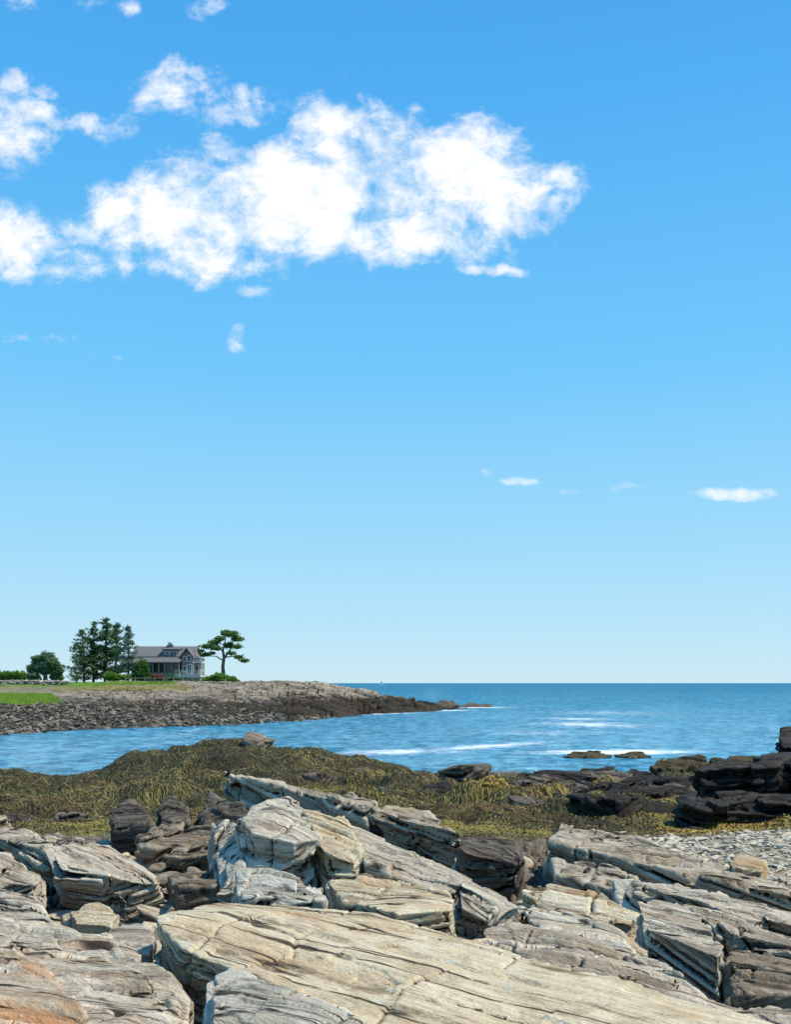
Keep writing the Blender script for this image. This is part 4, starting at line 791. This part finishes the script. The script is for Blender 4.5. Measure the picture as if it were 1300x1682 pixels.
# ---------------------------------------------------------------- world
SUN_EL=math.radians(57); sd=Vector((.46,.02,0)).normalized()*math.cos(SUN_EL); sd.z=math.sin(SUN_EL)
W=bpy.data.worlds.new('World'); bpy.context.scene.world=W; W.use_nodes=True; t=NT(W.node_tree); t.n.clear()
out=t.new('ShaderNodeOutputWorld'); bg=t.new('ShaderNodeBackground'); t.l.new(bg.outputs[0],out.inputs[0]); bg.inputs[1].default_value=.1
sky=t.new('ShaderNodeTexSky',sky_type='NISHITA'); sky.sun_disc=False; sky.sun_elevation=SUN_EL; sky.sun_rotation=math.atan2(sd.x,sd.y); sky.air_density=1.; sky.dust_density=.4; sky.ozone_density=2
dirv=t.new('ShaderNodeTexCoord').outputs['Generated']; dirn=t.vmath('NORMALIZE',dirv)
s=t.new('ShaderNodeSeparateXYZ'); t.put(s.inputs[0],dirn); dx,dy,dz=s.outputs
ramp=t.ramp(dz,[(0,(.62,.85,.95)),(.05,(.50,.80,.98)),(.134,(.36,.74,1.0)),(.3,(.17,.60,1.02)),(.5,(.085,.45,.95)),(.6,(.06,.38,.86)),(1,(.03,.22,.62))])
skyc=t.mix(.92,sky.outputs[0],t.vmath('MULTIPLY',ramp,(10,10,10)))
ys=t.math('MAXIMUM',dy,.05); u=t.math('DIVIDE',dx,ys); v_=t.math('DIVIDE',dz,ys)
cv=t.new('ShaderNodeCombineXYZ'); t.put(cv.inputs[0],u); t.put(cv.inputs[1],v_); uv=cv.outputs[0]
wn=t.noise(uv,9,5,.6,col=True); uvw=t.vmath('ADD',uv,t.vmath('MULTIPLY',t.vmath('SUBTRACT',wn,(.5,.5,.5)),(.06,.045,0)))
BL=[(300,350,170,72,1.1),(470,335,210,100,1.2),(620,300,185,100,1.18),(660,385,185,48,1.02),(820,320,110,78,.96),(345,425,110,38,.95),(200,330,60,46,.86),(780,235,100,44,.80),(760,400,95,42,.84),
(430,170,100,30,.50),(280,145,70,36,.50),(560,210,85,44,.78),(0,235,105,62,.84),(130,215,75,18,.42),(0,395,100,66,.88),(110,440,120,30,.56),(60,5,90,22,.50),(330,8,28,20,.46),(215,18,22,12,.38),
(20,130,30,24,.34),(80,155,20,12,.34),(425,478,30,12,.50),(800,445,60,10,.70),(392,552,12,14,.26),(925,290,34,30,.64),(120,370,40,24,.5)]
def blob(vec,cx,cy,rx,ry,w):
    a=t.vmath('SUBTRACT',vec,((cx-650)/F,(HY-cy)/F,0)); a=t.vmath('MULTIPLY',a,(F/rx,F/ry,0)); l=t.vmath('DOT_PRODUCT',a,a,out=1)
    return t.math('MULTIPLY',t.math('SUBTRACT',1.,t.math('MULTIPLY',l,.6)),w)
acc=None
for q in BL:
    x=blob(uvw,*q); acc=x if acc is None else t.math('SMOOTH_MAX',acc,x,.12)
n1=t.noise(uv,11,9,.60,.25); n2=t.noise(t.vmath('MULTIPLY',uv,(1,1.5,1)),36,8,.66,.3)
nn=t.math('ADD',t.math('MULTIPLY',n1,.8),t.math('MULTIPLY',n2,.32))
den=t.math('ADD',t.math('MULTIPLY',t.math('MAXIMUM',acc,-1.),.60),t.math('MULTIPLY',t.math('SUBTRACT',nn,.568),2.6))
cl=t.maprange(den,.02,.68)
acc2=None
for q in [(1215,814,58,11,.95),(1165,810,40,9,.6),(854,790,30,8,.8),(798,772,12,10,.5),(1035,800,36,10,.5),(935,806,30,6,.4),(60,560,70,10,.35),(170,585,30,6,.3)]:
    x=blob(t.vmath('ADD',uv,t.vmath('MULTIPLY',t.vmath('SUBTRACT',wn,(.5,.5,.5)),(.02,.012,0))),*q); acc2=x if acc2 is None else t.math('MAXIMUM',acc2,x)
den2=t.math('ADD',t.math('MULTIPLY',t.math('MAXIMUM',acc2,-1.),.5),t.math('MULTIPLY',t.math('SUBTRACT',n2,.5),1.2))
cl=t.math('MAXIMUM',cl,t.maprange(den2,.1,.6,0,.75))
front=t.maprange(dy,.1,.2); cl=t.math('MULTIPLY',cl,front)
ccol=t.mix(t.maprange(nn,.44,.62),(8.0,9.1,10.1),(10.7,10.7,10.7))
t.put(bg.inputs[0],t.mix(cl,skyc,ccol))
sl=bpy.data.lights.new('sun','SUN'); sl.energy=5.0; sl.angle=math.radians(.5); sl.color=(1,.92,.77); so=bpy.data.objects.new('sun',sl); C.objects.link(so); so.rotation_euler=sd.to_track_quat('Z','Y').to_euler()

cam=bpy.data.cameras.new('camera'); co=bpy.data.objects.new('camera',cam); C.objects.link(co); co.location=(0,0,H); co.rotation_euler=(math.pi/2,0,0)
cam.sensor_fit='VERTICAL'; cam.sensor_height=36; cam.sensor_width=36; cam.lens=35; cam.shift_y=(HY-841)/1682; cam.clip_end=120000; cam.clip_start=.1
bpy.context.scene.camera=co
sc=bpy.context.scene; sc.view_settings.view_transform='Standard'; sc.view_settings.look='None'; sc.view_settings.exposure=0
